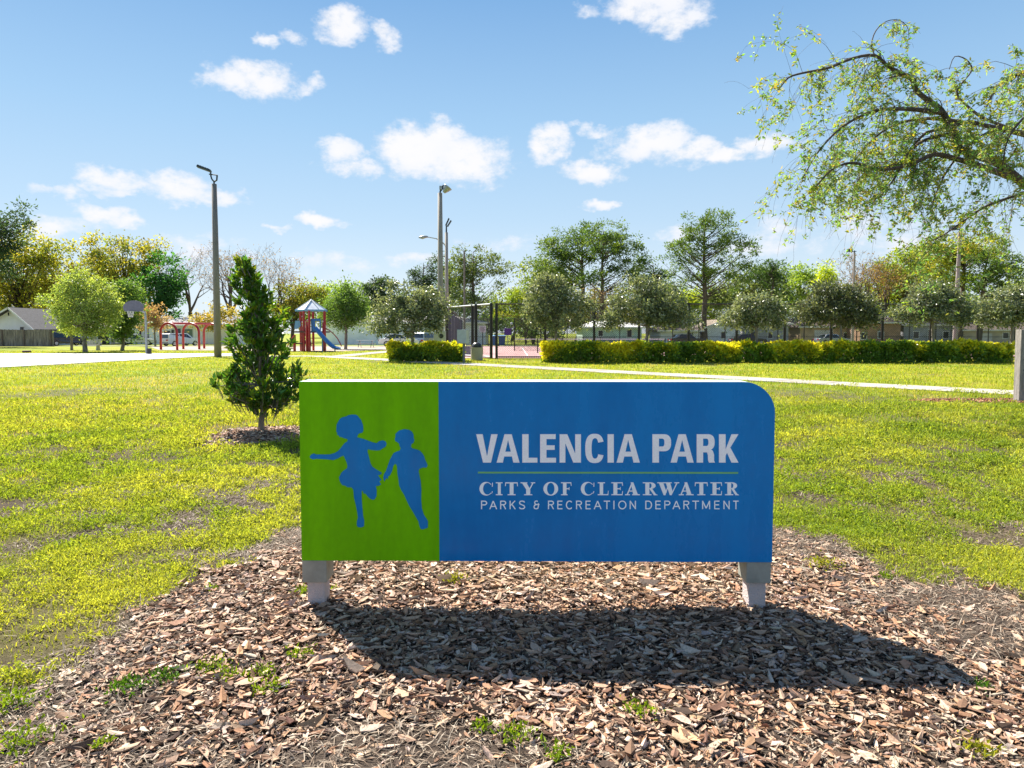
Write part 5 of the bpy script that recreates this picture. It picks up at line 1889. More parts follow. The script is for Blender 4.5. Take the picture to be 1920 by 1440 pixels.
def tree(label, px, Y, crown, pal, leaf=.22, nleaf=5000, nclump=90, cr=.55, trunk=.2, bark='bark', style='round', group=None, flat=.75, wl=.55, name='tree', gloss=False, limbs=60, trunk_top=None, lean=0.0, shell=.42, forks=None):
    nleaf = int(nleaf * (.85 if name == 'hedge_tree' else 1.25))
    leaf *= 1.28
    if style == 'pine': cr *= .95; flat = max(flat, .62); wl = max(wl, .36)
    s = Y / FPX
    base = Vector((at(px, 640, Y).x, Y, 0))
    root = thing(name, base, label, 'tree', group)
    cs = []
    tot = sum(c[2] * c[3] * (c[4] if len(c) > 4 else 1) for c in crown)
    for c in crown:
        w = (c[4] if len(c) > 4 else 1) * c[2] * c[3] / tot
        n = max(3, int(round(nclump * w)))
        ctr = np.array(at(c[0], c[1], Y))
        rx, rz = c[2] * s, c[3] * s
        ry = .8 * (rx + rz) / 2
        d = rdir(n)
        r = rng.random(n) ** (shell * .8) * 1.12
        p = ctr + d * np.array((rx, ry, rz)) * (r * rng.normal(1, .07, n))[:, None]
        cs.append(p)
    cs = np.concatenate(cs)
    nc = len(cs)
    zb, zt = cs[:, 2].min(), cs[:, 2].max()
    # trunk
    cxm = np.average(cs[:, 0])
    ttop = Vector((cxm, Y, zb + (zt - zb) * (.55 if style == 'round' else .93)))
    if trunk_top is not None:
        ttop = at(trunk_top[0], trunk_top[1], Y)
    zf = max(.6, zb * .75 + .25 * min(zb, 2))
    fork = Vector((base.x + (ttop.x - base.x) * .35 + lean, Y, zf if style == 'round' else zb))
    mb = MB()
    tpts = [base - Vector((0, 0, .1)), base + Vector((0, 0, .15)), base.lerp(fork, .55) + Vector((random.gauss(0, trunk * .3), 0, 0)), fork]
    trd = [trunk * 1.35, trunk * 1.1, trunk * .95, trunk * .85]
    m_ = fork.lerp(ttop, .5) + Vector((random.gauss(0, .3) * (1 if style == 'round' else .4), random.gauss(0, .3), 0))
    tpts += [fork.lerp(m_, .5), m_, ttop]
    trd += [trunk * .7, trunk * .5, trunk * .16]
    mb.tube(tpts, trd, 8)

    def axis(z):
        if z <= fork.z: return fork.copy()
        for i in range(3, len(tpts) - 1):
            if tpts[i].z <= z <= tpts[i + 1].z:
                return tpts[i].lerp(tpts[i + 1], (z - tpts[i].z) / max(tpts[i + 1].z - tpts[i].z, .01))
        return tpts[-1].copy()
    order = rng.permutation(nc)[:limbs]
    for i in order:
        c = Vector(cs[i])
        hd = math.hypot(c.x - ttop.x, c.y - Y)
        if style == 'pine':
            a = axis(max(zb * .92, min(ttop.z, c.z - hd * random.uniform(.4, 1.0))))
            mid = a.lerp(c, .5) + Vector((0, 0, -.08 * hd * random.uniform(0, 1.5)))
        else:
            a = axis(fork.z + (c.z - fork.z) * random.uniform(.0, .45))
            mid = a.lerp(c, .5) + Vector((0, 0, .12 * hd)) + Vector((random.gauss(0, .1), random.gauss(0, .1), 0)) * hd
        r0 = trunk * random.uniform(.13, .28)
        mb.tube(bez(a, mid, c, 5), [r0, r0 * .8, r0 * .6, r0 * .42, r0 * .2], 5, caps=False)
    mb.build('trunk', M[bark], root, smooth=True)
    # leaves
    per = rng.lognormal(0, .45, nc)
    per = np.maximum(4, (per / per.sum() * nleaf)).astype(int)
    idx = np.repeat(np.arange(nc), per)
    n = len(idx)
    rad = cr * rng.lognormal(0, .28, nc)
    off = rng.normal(0, .55, (n, 3)) * rad[idx][:, None]
    off[:, 2] *= flat
    P = cs[idx] + off
    D = off / (np.linalg.norm(off, axis=1)[:, None] + 1e-6) + rng.normal(0, .6, (n, 3)) + np.array((0, 0, .25 if style == 'pine' else -.1))
    D /= np.linalg.norm(D, axis=1)[:, None]
    pl = np.array(PAL[pal]) if isinstance(pal, str) else np.array(pal)
    base_c = pl[rng.integers(0, len(pl), nc)]
    mixf = .25 if name == 'hedge_tree' else .6
    col = base_c[idx] * mixf + pl[rng.integers(0, len(pl), n)] * (1 - mixf)
    col = col * rng.normal(2.0, .38, (n, 1))
    Lf = leaf * rng.uniform(.6, 1.35, n)
    V, F, C = leafquads(P, D, Lf, Lf * wl, col)
    o = npmesh('crown', V, F, C, M['gloss_leaf'] if gloss else M['leaf'], root)
    return root


def bare_tree(label, px, Y, top_py, spread_px, pal, trunk=.2, nleaf=500, group=None, fork_py=600, seed=1, leaf=.2, stems=4, droop=0.0):
    rnd = random.Random(seed)
    s = Y / FPX
    base = Vector((at(px, 640, Y).x, Y, 0))
    H = at(px, top_py, Y).z
    zf = at(px, fork_py, Y).z
    root = thing('tree', base, label, 'tree', group)
    mb = MB()
    tips = []

    def grow(p, d, ln, r, depth):
        pts, rd = [p.copy()], [r]
        q = p.copy()
        dd = d.copy()
        for i in range(4):
            dd = (dd + Vector((rnd.gauss(0, .18), rnd.gauss(0, .18), rnd.gauss(.05 - droop * .3, .14)))).normalized()
            q = q + dd * ln / 4
            pts.append(q.copy())
            rd.append(max(r * (1 - .16 * (i + 1)), .012))
            if depth > 0 and i >= 1:
                for _ in range(1 if i < 3 else 2):
                    a = Vector((rnd.gauss(0, 1), rnd.gauss(0, .9), rnd.gauss(.15, .6))).normalized()
                    grow(q.copy(), (dd * .75 + a * .75).normalized(), ln * rnd.uniform(.5, .72), max(rd[-1] * .6, .012), depth - 1)
        mb.tube(pts, rd, 5 if depth > 1 else 3, caps=False)
        if depth <= 1: tips.extend(pts[2:])
    fork = base + Vector((0, 0, zf))
    mb.tube([base - Vector((0, 0, .1)), base.lerp(fork, .5) + Vector((.1, 0, 0)), fork], [trunk * 1.2, trunk, trunk * .85], 8)
    for k in range(stems):
        a = (k + .5) / stems * 2 - 1
        d = Vector((a * spread_px * s * .8, rnd.gauss(0, 1.2), (H - zf) * .8)).normalized()
        grow(fork.copy(), d, math.hypot(H - zf, spread_px * s * abs(a)) * .50, trunk * .6, 3)
    mb.build('trunk', M['bark'], root)
    nleaf = int(nleaf * .6)
    tp = np.array([tuple(t) for t in tips])
    i = rng.integers(0, len(tp), nleaf)
    P = tp[i] + rng.normal(0, .18, (nleaf, 3))
    pl = np.array(PAL[pal])
    V, F, C = leafquads(P, rdir(nleaf), leaf * rng.uniform(.6, 1.3, nleaf), leaf * .5 * rng.uniform(.6, 1.3, nleaf), pl[rng.integers(0, len(pl), nleaf)] * rng.normal(1.6, .3, (nleaf, 1)))
    npmesh('crown', V, F, C, M['leaf'], root)
    return root


G1, G2, G3 = 'trees behind the park at left', 'grey green trees along the hedge', 'trees beyond the tennis court'
# far left
tree('dark long-needled pine reaching in from the left picture edge', -45, 80, [(-20, 430, 60, 36), (20, 415, 34, 30), (-30, 500, 60, 30), (10, 470, 24, 14)], 'blue_dark', .32, 3600, 60, .9, .35, style='pine', group=G1, wl=.25, flat=.5)
tree('yellow leaved oak behind the white gabled house', 45, 104, [(40, 510, 62, 70, 1.2), (85, 470, 26, 26), (0, 540, 60, 60)], 'yellow', .36, 8000, 130, 1.2, .45, group=G1, limbs=80)
tree('olive yellow oak between the gable and the small lawn trees', 130, 110, [(140, 535, 52, 62), (175, 520, 30, 40), (105, 560, 40, 40)], 'yellow', .36, 5600, 90, 1.2, .4, group=G1)
tree('tall open tree with bare limbs and yellow leaves left of the court', 235, 108, [(235, 495, 60, 45, 1.3), (185, 455, 20, 16, .7), (228, 455, 16, 14, .7), (296, 455, 20, 12, .6), (210, 540, 30, 36), (270, 520, 34, 40)], 'yellow', .34, 5000, 90, .95, .5, group=G1, limbs=80)
tree('dense dark green tree right of the yellow one at left', 290, 104, [(300, 525, 36, 46), (285, 560, 40, 34), (320, 540, 20, 34), (268, 590, 30, 16)], [(.03, .10, .02), (.05, .14, .03), (.02, .06, .02)], .34, 5200, 80, .95, .35, group=G1)
# lawn trees
tree('small light green ash with round crown beside the bench', 159, gp(159, 660).y, [(155, 570, 58, 52, 1.3), (126, 592, 30, 24), (192, 590, 28, 26), (160, 535, 34, 30)], 'palegreen', .16, 9000, 170, .55, .17, 'bark_grey', group='young trees on the far lawn', limbs=80)
tree('slim darker ash left of the basketball backboard', 229, gp(229, 657).y, [(230, 575, 28, 44), (222, 610, 24, 26), (240, 550, 20, 24), (245, 612, 18, 22)], 'mid', .16, 6000, 120, .5, .15, 'bark_grey', group='young trees on the far lawn')
tree('thin sapling trunk standing left of the bench', 134, gp(134, 656).y, [(134, 612, 14, 16)], 'palegreen', .15, 500, 14, .4, .11, 'bark_grey', group='young trees on the far lawn')
tree('rusty leaved small tree beside the basketball pole', 291, 80, [(290, 596, 24, 20), (272, 604, 16, 14), (305, 602, 14, 12)], 'rust', .2, 1500, 50, .5, .1, 'bark_grey', group='young trees on the far lawn')
bare_tree('tall leaning bare tree behind the swing set', 358, 108, 472, 42, 'brown', .34, 700, G1, 585, 3, .26, 4)
bare_tree('wide bare tree with twisting limbs behind the light pole', 432, 104, 470, 95, 'brown', .42, 1500, G1, 590, 8, .26, 6)
bare_tree('bare twiggy tree right of the young evergreen', 520, 112, 480, 46, 'brown', .34, 1100, G1, 590, 12, .26, 4)
tree('rust tinged low tree behind the court light pole', 405, 90, [(400, 592, 30, 20), (385, 604, 20, 12), (430, 600, 24, 14)], [(.26, .2, .05), (.2, .15, .05), (.16, .16, .04)], .25, 1700, 46, .7, .14, 'bark_grey', group=G1)
tree('brownish oak behind the playground roof', 548, 112, [(545, 565, 50, 34), (580, 560, 34, 28), (520, 590, 30, 26)], 'olive', .32, 3600, 70, 1.0, .3, group=G1)
tree('soft green oak above the playground', 615, 116, [(610, 560, 46, 30), (650, 562, 34, 24), (580, 552, 24, 18)], 'fresh', .34, 3400, 60, 1.1, .3, group=G1)
tree('young green tree right of the slide', 648, gp(648, 655).y, [(650, 580, 38, 34, 1.2), (650, 550, 20, 22), (625, 590, 20, 22), (676, 590, 18, 20)], 'mid', .16, 7000, 130, .5, .14, 'bark_grey', group='young trees on the far lawn')
tree('small dark tree against the sky right of the slide tree', 708, 100, [(706, 545, 24, 24), (714, 570, 20, 22), (690, 538, 12, 8), (724, 535, 10, 10)], 'blue_dark', .3, 2300, 44, .75, .2, group=G1)
tree('low dark shrub tree filling the gap behind the white house', 745, 118, [(745, 575, 60, 22), (690, 590, 50, 18)], 'mid', .32, 2200, 44, 1.0, .25, group=G1)
tree('dark pointed cypress left of the bell light pole', 786, 106, [(783, 530, 16, 34), (778, 515, 7, 20), (795, 540, 18, 26), (812, 510, 10, 28)], 'blue_dark', .28, 2600, 46, .6, .22, style='pine', group=G1, wl=.3)
tree('dark needle tree right behind the bell light pole', 842, 108, [(842, 520, 20, 50), (830, 545, 22, 30), (856, 560, 24, 34)], 'dark', .3, 3000, 50, .75, .25, style='pine', group=G1, wl=.3)
tree('flat topped dark pine over the court gate', 890, 96, [(905, 500, 46, 30, 1.2), (870, 510, 30, 40), (925, 540, 24, 12, .7), (860, 550, 28, 30), (905, 575, 40, 14)], [(.06, .085, .03), (.09, .115, .035), (.04, .065, .025)], .3, 4600, 80, .75, .3, style='pine', group=G3, wl=.28, flat=.5)
# right of centre
tree('sloping yellow green oak left of the tall pine cluster', 1000, 124, [(1010, 545, 48, 50), (965, 575, 34, 24), (1040, 520, 34, 34)], [(.09, .14, .015), (.15, .18, .02), (.06, .09, .02)], .36, 5200, 80, 1.2, .4, group=G3)
tree('tall broad pine with open crown left of its twin', 1094, 118, [(1070, 470, 56, 36, 1.2), (1038, 495, 46, 32), (1112, 448, 44, 30), (1060, 520, 40, 24, .6)], 'pine', .36, 6400, 100, 1.0, .38, style='pine', group=G3, wl=.3, flat=.6, trunk_top=(1092, 440))
tree('tall pine with feathery right side in the centre cluster', 1128, 112, [(1138, 452, 48, 32, 1.2), (1172, 482, 38, 30), (1150, 525, 50, 26, .6), (1105, 505, 34, 28, .6)], 'pine', .34, 5600, 100, .9, .36, style='pine', group=G3, wl=.28, flat=.55, trunk_top=(1132, 432))
bare_tree('pinkish bare tree under the centre pines', 1110, 108, 538, 40, 'rust', .2, 1100, G3, 610, 21, .22, 5)
tree('bluish dark pine leaning right of the centre cluster', 1232, 116, [(1215, 510, 24, 22), (1240, 530, 24, 24), (1190, 520, 26, 14), (1250, 550, 20, 20)], 'blue_dark', .32, 2800, 50, .8, .25, style='pine', group=G3, wl=.28, flat=.55)
tree('tallest open crowned pine right of centre', 1322, 100, [(1325, 445, 58, 40, 1.2), (1335, 416, 36, 20), (1272, 468, 38, 26), (1375, 470, 38, 34), (1305, 505, 54, 30, .7), (1348, 525, 52, 28, .7), (1390, 505, 26, 24, .6), (1300, 545, 40, 20, .5)], 'pine', .30, 7600, 140, .72, .40, style='pine', group=G3, wl=.3, flat=.6, trunk_top=(1322, 408), limbs=100)
tree('yellow green low oak behind the second hedge tree', 1275, 122, [(1280, 560, 36, 18), (1240, 570, 24, 16), (1300, 575, 24, 18)], [(.14, .2, .02), (.2, .24, .03)], .34, 2200, 40, .9, .25, group=G3)
tree('soft grey green oak right of the tall pine', 1400, 114, [(1395, 535, 50, 28, 1.2), (1440, 530, 36, 26), (1350, 555, 30, 26), (1460, 555, 26, 20)], [(.07, .105, .035), (.11, .14, .055), (.045, .07, .025)], .34, 5200, 80, 1.1, .35, group=G3)
tree('ragged dark pine top left of the fresh green tree', 1448, 108, [(1450, 495, 16, 12), (1430, 510, 20, 16), (1455, 530, 22, 26)], 'dark', .28, 1900, 36, .6, .22, style='pine', group=G3, wl=.28, flat=.5)
tree('fresh green willowy tree left of the brown one', 1498, 118, [(1490, 525, 34, 28), (1530, 530, 30, 26), (1480, 560, 30, 20)], 'fresh', .32, 3200, 60, 1.0, .3, group=G3)
bare_tree('brown twiggy tree behind the small floodlight pole', 1612, 106, 478, 62, 'brown', .32, 3800, G3, 590, 31, .26, 7)
bare_tree('low brown twiggy tree left under the drooping branches', 1660, 110, 490, 50, 'brown', .3, 2600, G3, 596, 33, .26, 6)
tree('bright yellow green tree behind the third hedge tree', 1560, 100, [(1548, 530, 20, 24), (1552, 515, 16, 16)], [(.28, .32, .02), (.2, .26, .02)], .28, 1100, 24, .7, .18, group=G3)
tree('large yellow green oak under the drooping branches', 1690, 112, [(1700, 505, 50, 44, 1.2), (1670, 540, 40, 34), (1745, 490, 40, 36), (1720, 550, 50, 30)], [(.17, .22, .02), (.25, .28, .03), (.10, .15, .025)], .36, 6600, 100, 1.2, .4, group=G3)
tree('golden layered pine behind the pale leaning pole', 1800, 100, [(1800, 470, 50, 28, 1.2), (1760, 500, 30, 20), (1850, 465, 34, 22), (1770, 525, 40, 16)], 'pine_y', .32, 5200, 80, .9, .34, style='pine', group=G3, wl=.35, flat=.45, trunk_top=(1812, 450))
tree('green layered pine at the right picture edge', 1835, 96, [(1870, 495, 46, 24, 1.2), (1900, 520, 30, 24), (1845, 530, 40, 18), (1880, 555, 40, 14, .7)], 'pine', .3, 4600, 80, .8, .32, style='pine', group=G3, wl=.3, flat=.5, trunk_top=(1855, 470))
tree('dim green backdrop tree behind the right hand houses', 1640, 124, [(1640, 575, 80, 24), (1780, 580, 80, 24), (1900, 585, 60, 24)], 'mid', .36, 4200, 80, 1.1, .3, group=G3)
tree('dim olive backdrop tree behind the court centre', 1020, 122, [(960, 600, 40, 20), (1060, 600, 60, 22), (1180, 590, 50, 16)], 'olive', .34, 3000, 60, 1.0, .3, group=G3)
tree('shady green tree behind the far court corner', 1000, 96, [(985, 612, 40, 16), (1040, 615, 40, 14), (930, 610, 30, 16)], 'mid', .28, 2400, 60, .7, .2, group=G3)
FILL = [(720, 128, [(690, 590, 60, 24), (760, 585, 60, 26)], 'mid', 'mid green background tree behind the white house left of the bell light pole'),
        (850, 130, [(850, 570, 60, 40), (900, 590, 60, 26)], 'dark', 'dark background tree low behind the court gate'),
        (960, 132, [(955, 570, 46, 30), (1000, 590, 60, 26)], 'palegreen', 'hazy pale green tree left of the pine cluster'),
        (1080, 130, [(1080, 585, 70, 32), (1140, 575, 50, 30)], 'olive', 'olive background oak under the pine cluster'),
        (1210, 128, [(1215, 560, 50, 40), (1260, 575, 50, 30)], 'mid', 'mid green background tree right of the pine cluster'),
        (1350, 128, [(1350, 570, 70, 34), (1300, 585, 50, 26)], 'palegreen', 'pale green background tree behind the tallest pine trunk'),
        (1440, 130, [(1445, 560, 60, 44), (1500, 575, 50, 30)], 'mid', 'mid green background oak behind the fresh green tree'),
        (1570, 128, [(1570, 565, 60, 40), (1620, 580, 60, 30)], 'olive', 'olive background tree behind the dense hedge tree'),
        (1740, 126, [(1740, 545, 70, 50), (1680, 575, 50, 34)], 'mid', 'mid green background oak left of the pale leaning pole'),
        (1870, 126, [(1870, 560, 70, 44), (1930, 550, 60, 60)], 'palegreen', 'pale green background oak at the right edge'),
        (640, 128, [(640, 575, 60, 30), (570, 585, 50, 26)], 'palegreen', 'hazy pale green tree behind the playground tower'),
        (60, 118, [(50, 560, 70, 44), (130, 570, 50, 40)], 'olive', 'olive background tree low behind the left houses')]
for (px_, Y_, cr__, pal_, lab_) in FILL:
    tree(lab_, px_, Y_, cr__, pal_, .36, 3200, 70, 1.15, .3, group='background tree band')
bare_tree('spindly bare tree beyond the court by the globe lamp', 985, 92, 590, 26, 'olive', .14, 500, G3, 635, 40, .2, 4)

# clipped grey green trees standing in the hedges
HY = 36.4
for (px, crown, lab, nl) in (
        (775, [(765, 590, 62, 38, 1.3), (755, 560, 50, 26), (805, 575, 36, 34), (715, 612, 28, 18), (820, 605, 20, 18)], 'broad grey green tree over the short hedge by the bell light pole', 12500),
        (1043, [(1035, 560, 44, 34, 1.3), (1075, 580, 38, 28), (1005, 585, 28, 24), (1030, 535, 30, 18), (1050, 605, 40, 12, .7)], 'grey green tree at the left end of the long hedge', 10500),
        (1213, [(1215, 565, 62, 36, 1.3), (1205, 540, 40, 18), (1150, 600, 34, 18), (1275, 595, 36, 18), (1240, 590, 40, 22)], 'widest grey green tree with low spreading limbs, second along the long hedge', 14000),
        (1418, [(1415, 580, 44, 26, 1.3), (1375, 598, 28, 14), (1455, 590, 24, 20), (1420, 610, 30, 8, .6)], 'thin airy grey green tree, third along the long hedge', 7500),
        (1578, [(1570, 575, 58, 32, 1.3), (1560, 548, 40, 18), (1620, 590, 30, 20), (1515, 588, 26, 16)], 'dense dark tree in the middle of the long hedge', 12500),
        (1748, [(1755, 570, 54, 32, 1.3), (1745, 548, 36, 18), (1705, 588, 32, 18), (1795, 590, 26, 18)], 'rounded grey green tree near the pale leaning pole', 11500),
        (1897, [(1895, 575, 46, 32, 1.3), (1860, 590, 26, 20), (1930, 570, 36, 30)], 'grey green tree at the right end of the long hedge', 9000)):
    dk = 'dark tree' in lab
    tree(lab, px, HY + random.uniform(-.2, .3), crown, [(.04, .055, .03), (.12, .135, .085), (.025, .035, .02)] if dk else 'grey', .115, nl, 190, .27, .085, 'bark_grey', group=G2, gloss=True, limbs=60, flat=.85, wl=.5, name='hedge_tree', shell=.45)

# ================================================================== HEDGES
def hedge(label, px0, px1, by, ty, depth, n, seed):
    a, b = gp(px0, by), gp(px1, by)
    Y0 = (a.y + b.y) / 2
    h = at(960, ty, Y0).z
    root = thing('hedge', ((a.x + b.x) / 2, Y0 + depth / 2, 0), label, 'hedge')
    u = rng.random(n)
    x = a.x + (b.x - a.x) * u
    # dense in the outer shell: front, top and back
    f = rng.random(n)
    yy = np.where(f < .5, np.abs(rng.normal(0, .16, n)), rng.random(n) * depth)
    yy = np.where((f > .88), depth - np.abs(rng.normal(0, .12, n)), yy)
    lump = h * (.86 + .5 * (fbm(x * 1.6 + seed, yy * 1.2, 3) - .38))
    zz = np.where((f > .5) & (f < .9), lump - np.abs(rng.normal(0, .13, n)), rng.random(n) ** .8 * lump)
    yy = yy + (fbm(x * 1.7, zz * 1.7 + seed, 3) - .5) * 1.0
    P = np.stack([x, Y0 + yy, np.maximum(zz, .02)], 1)
    top = zz / lump
    yel = fbm(x * .55 + seed * 3, zz * 0 + 2, 3) + .09 + .5 * (top - .70) + .22 * (fbm(x * 4 + 3, zz * 4, 2) - .5) + rng.normal(0, .12, n)
    endy = np.exp(-((x - a.x) / .9) ** 2) * .35
    k = sstep(.52, .66, yel + endy * (top > .2))[:, None]
    mid = sstep(.3, .55, yel)[:, None]
    col = np.array((.14, .26, .035)) * (1 - mid) + np.array((.32, .43, .03)) * mid
    col = col * (1 - k) + np.array((.80, .74, .04)) * k
    col = col * rng.normal(1, .22, (n, 1))
    D = rdir(n, .5)
    D[:, 1] -= .4
    D /= np.linalg.norm(D, axis=1)[:, None]
    Lf = rng.uniform(.11, .24, n)
    V, F, C = leafquads(P, D, Lf, Lf * .55, col)
    npmesh('foliage', V, F, C, M['gloss_leaf'], root)
    mb = MB()
    rr = random.Random(seed)
    for i in range(int((b.x - a.x) / .22)):
        q = Vector((a.x + .22 * i + rr.uniform(-.05, .05), Y0 + rr.uniform(.2, depth - .15), -.05))
        for j in range(2):
            mb.tube([q, q + Vector((rr.gauss(0, .08), rr.gauss(0, .08), h * .4)), q + Vector((rr.gauss(0, .16), rr.gauss(0, .16), h * .85))], [.016, .012, .005], 4, caps=False)
    tag(mb.build('stems', M['bark'], root), kind='stuff')


hedge('long clipped hedge with yellow new growth in front of the court fence', 1017, 1903, 680.5, 642.5, 1.5, 46000, 4)
hedge('short clipped hedge with yellow left end by the path', 727, 868, 678.5, 642.5, 1.5, 8500, 9)

# ================================================================== YOUNG EVERGREEN
TB = Vector((TREE_BASE.x, TREE_BASE.y, .04))
Yt = TB.y
root = thing('young_evergreen', TB, 'young bushy evergreen tree in a mulch ring left of the sign', 'tree')
ROWS = [(a_, b_ + 3, c_ - 5) for a_, b_, c_ in [(486, 440, 470), (505, 434, 484), (530, 432, 500), (550, 434, 512), (575, 437, 520), (595, 438, 536), (620, 431, 546), (650, 426, 552), (680, 418, 558), (700, 404, 568), (720, 402, 574), (742, 418, 570), (752, 440, 556), (762, 462, 540)]]
tr = MB()
apex = at(454, 492, Yt)
trunkpts = [TB - Vector((0, 0, .1)), at(490, 790, Yt), at(494, 765, Yt), at(490, 720, Yt), at(485, 650, Yt), at(472, 570, Yt), apex]
tr.tube(trunkpts, [.055, .042, .04, .036, .026, .016, .005], 8)
tr.tube([at(494, 772, Yt), at(482, 757, Yt - .05), at(470, 735, Yt - .1)], [.022, .018, .01], 6)
Pl, Dl, Cl = [], [], []
rnd = random.Random(4)
wts = [(ROWS[i + 1][0] - ROWS[i][0]) * (ROWS[i][2] - ROWS[i][1] + ROWS[i + 1][2] - ROWS[i + 1][1]) for i in range(len(ROWS) - 1)]
shoots = []
for _ in range(270):
    i = rnd.choices(range(len(wts)), wts)[0]
    t = rnd.random()
    py = ROWS[i][0] * (1 - t) + ROWS[i + 1][0] * t
    xl = ROWS[i][1] * (1 - t) + ROWS[i + 1][1] * t
    xr = ROWS[i][2] * (1 - t) + ROWS[i + 1][2] * t
    R_ = (xr - xl) / 2 * Yt / FPX
    a = rnd.random() * 6.283
    rr = R_ * rnd.random() ** .45 * rnd.uniform(.72, 1.12)
    c = at((xl + xr) / 2, py, Yt)
    tip = c + Vector((rr * math.cos(a), rr * math.sin(a) * .9, 0))
    out = Vector((math.cos(a), math.sin(a), 0)) * (rr / max(R_, .05))
    d = (out * .7 + Vector((0, 0, 1.0))).normalized()
    shoots.append((tip, d))
for (px, py) in ((445, 488), (452, 484), (462, 498), (498, 540), (533, 580), (540, 600), (404, 720), (412, 705), (402, 712), (570, 700), (574, 715), (560, 690), (425, 700), (428, 640), (432, 625), (548, 640)):
    tip = at(px, py, Yt + rnd.uniform(-.2, .2))
    shoots.append((tip, Vector((.5 * (1 if px > 490 else -1), 0, 1)).normalized()))
for tip, d in shoots:
    ln = rnd.uniform(.12, .24)
    st = tip - d * ln
    tr.tube([st - d * .1, st, tip], [.006, .005, .002], 4, caps=False)
    bright = rnd.random() < .22
    for k in range(rnd.randint(11, 17)):
        f = rnd.random() ** .7
        p = st.lerp(tip, f)
        sd = Vector((rnd.gauss(0, 1), rnd.gauss(0, 1), rnd.gauss(0, .5))).normalized()
        Pl.append(tuple(p)); Dl.append(tuple((d * rnd.uniform(.5, 1.2) + sd * .8).normalized()))
        c = (.21, .33, .025) if (bright and f > .4) else ((.065, .15, .02) if rnd.random() < .6 else (.11, .22, .03))
        Cl.append([q * rnd.uniform(.75, 1.3) for q in c])
for i in range(70):
    tip, d = rnd.choice(shoots)
    z0 = TB.z + .45 + (tip.z - TB.z - .45) * rnd.uniform(.3, .7)
    j = min(range(len(trunkpts)), key=lambda q: abs(trunkpts[q].z - z0))
    tr.tube(bez(trunkpts[j], trunkpts[j].lerp(tip, .5) + Vector((0, 0, -.05)), tip - d * .1, 4), [.014, .011, .008, .004], 5, caps=False)
tr.build('trunk', M['bark_grey'], root, smooth=True)
n = len(Pl)
Lf = rng.uniform(.08, .14, n)
V, F, C = leafquads(np.array(Pl), np.array(Dl), Lf, Lf * .42, np.array(Cl), .3)
npmesh('crown', V, F, C, M['gloss_leaf'], root)

# ================================================================== LARGE TREE REACHING IN FROM THE RIGHT
YT = 14.2
tb = Vector((at(2190, 640, 15).x, 15.0, 0))
root = thing('overhanging_tree', tb, 'large tree reaching in from the right with drooping pale green sprays', 'tree')
limbs = [  # (px, py, depth offset) ... start radius, end radius
    ([(2040, 440, .6), (1975, 385, .4), (1920, 345, .2), (1875, 308, 0), (1835, 293, 0), (1801, 280, 0), (1793, 262, -.1), (1785, 243, -.1), (1764, 206, -.1), (1738, 187, 0), (1717, 168, .1), (1709, 148, .2), (1690, 138, .2), (1662, 122, .1), (1640, 104, 0), (1600, 109, -.2), (1555, 127, -.4), (1505, 137, -.6), (1478, 146, -.8), (1460, 168, -1)], .098, .010),
    ([(2040, 440, .6), (2000, 330, .9), (1960, 268, 1.0), (1920, 252, 1.0), (1880, 243, .9), (1845, 235, .8), (1815, 229, .6), (1775, 240, .4), (1735, 250, .2), (1706, 282, 0), (1685, 305, -.2), (1640, 320, -.5)], .085, .010),
    ([(1890, 330, .1), (1845, 314, -.2), (1790, 297, -.5), (1750, 290, -.7), (1705, 309, -.9), (1650, 318, -1.1), (1600, 305, -1.3), (1560, 318, -1.5), (1530, 350, -1.6)], .065, .01),
    ([(1900, 243, .9), (1845, 222, 1.2), (1815, 200, 1.3), (1795, 178, 1.4), (1800, 160, 1.4), (1822, 132, 1.5), (1812, 112, 1.5), (1790, 106, 1.6), (1780, 130, 1.6)], .035, .006),
    ([(1770, 212, -.1), (1725, 206, -.3), (1680, 204, -.6), (1640, 208, -.8), (1600, 225, -1.0), (1565, 250, -1.2), (1530, 290, -1.3), (1505, 335, -1.4)], .05, .008),
    ([(1800, 228, .5), (1740, 222, .3), (1690, 230, 0), (1650, 250, -.3), (1615, 285, -.5), (1580, 330, -.7)], .04, .008),
    ([(2000, 330, .9), (1945, 352, .2), (1900, 368, 0), (1850, 386, -.2), (1810, 412, -.3), (1770, 440, -.4), (1735, 458, -.5)], .045, .006),
    ([(1640, 104, 0), (1634, 84, .1), (1642, 58, .2), (1662, 40, .2), (1686, 38, .2), (1702, 52, .2), (1704, 72, .2)], .014, .004),
    ([(1790, 250, -.1), (1735, 262, -.4), (1700, 290, -.6), (1680, 330, -.8), (1650, 370, -1)], .04, .008),
    ([(2040, 440, .6), (2020, 250, .4), (1990, 170, 0), (1940, 140, -.4), (1900, 142, -.8), (1868, 165, -1), (1850, 200, -1.1)], .09, .01),
    ([(1990, 170, 0), (1960, 190, -.6), (1925, 215, -1.2), (1890, 260, -1.4), (1880, 310, -1.5)], .04, .008),
    ([(1870, 240, .8), (1830, 262, .2), (1790, 300, -.2), (1760, 350, -.4), (1745, 395, -.5)], .035, .007),
    ([(2040, 440, .6), (2120, 280, 1.5), (2180, 150, 2.5), (2220, 60, 3)], .1, .02),
    ([(2040, 440, .6), (2110, 330, -1), (2190, 240, -2.5), (2300, 180, -3.5)], .1, .02),
]
mb = MB()
mb.tube([tb - Vector((0, 0, .2)), tb + Vector((-.05, 0, .4)), tb + Vector((-.3, -.1, 1.6)), at(2110, 520, 14.9), at(2040, 440, YT + .6)], [.42, .32, .27, .23, .19], 12)
Pn, Dn, Cn = [], [], []
rnd = random.Random(17)


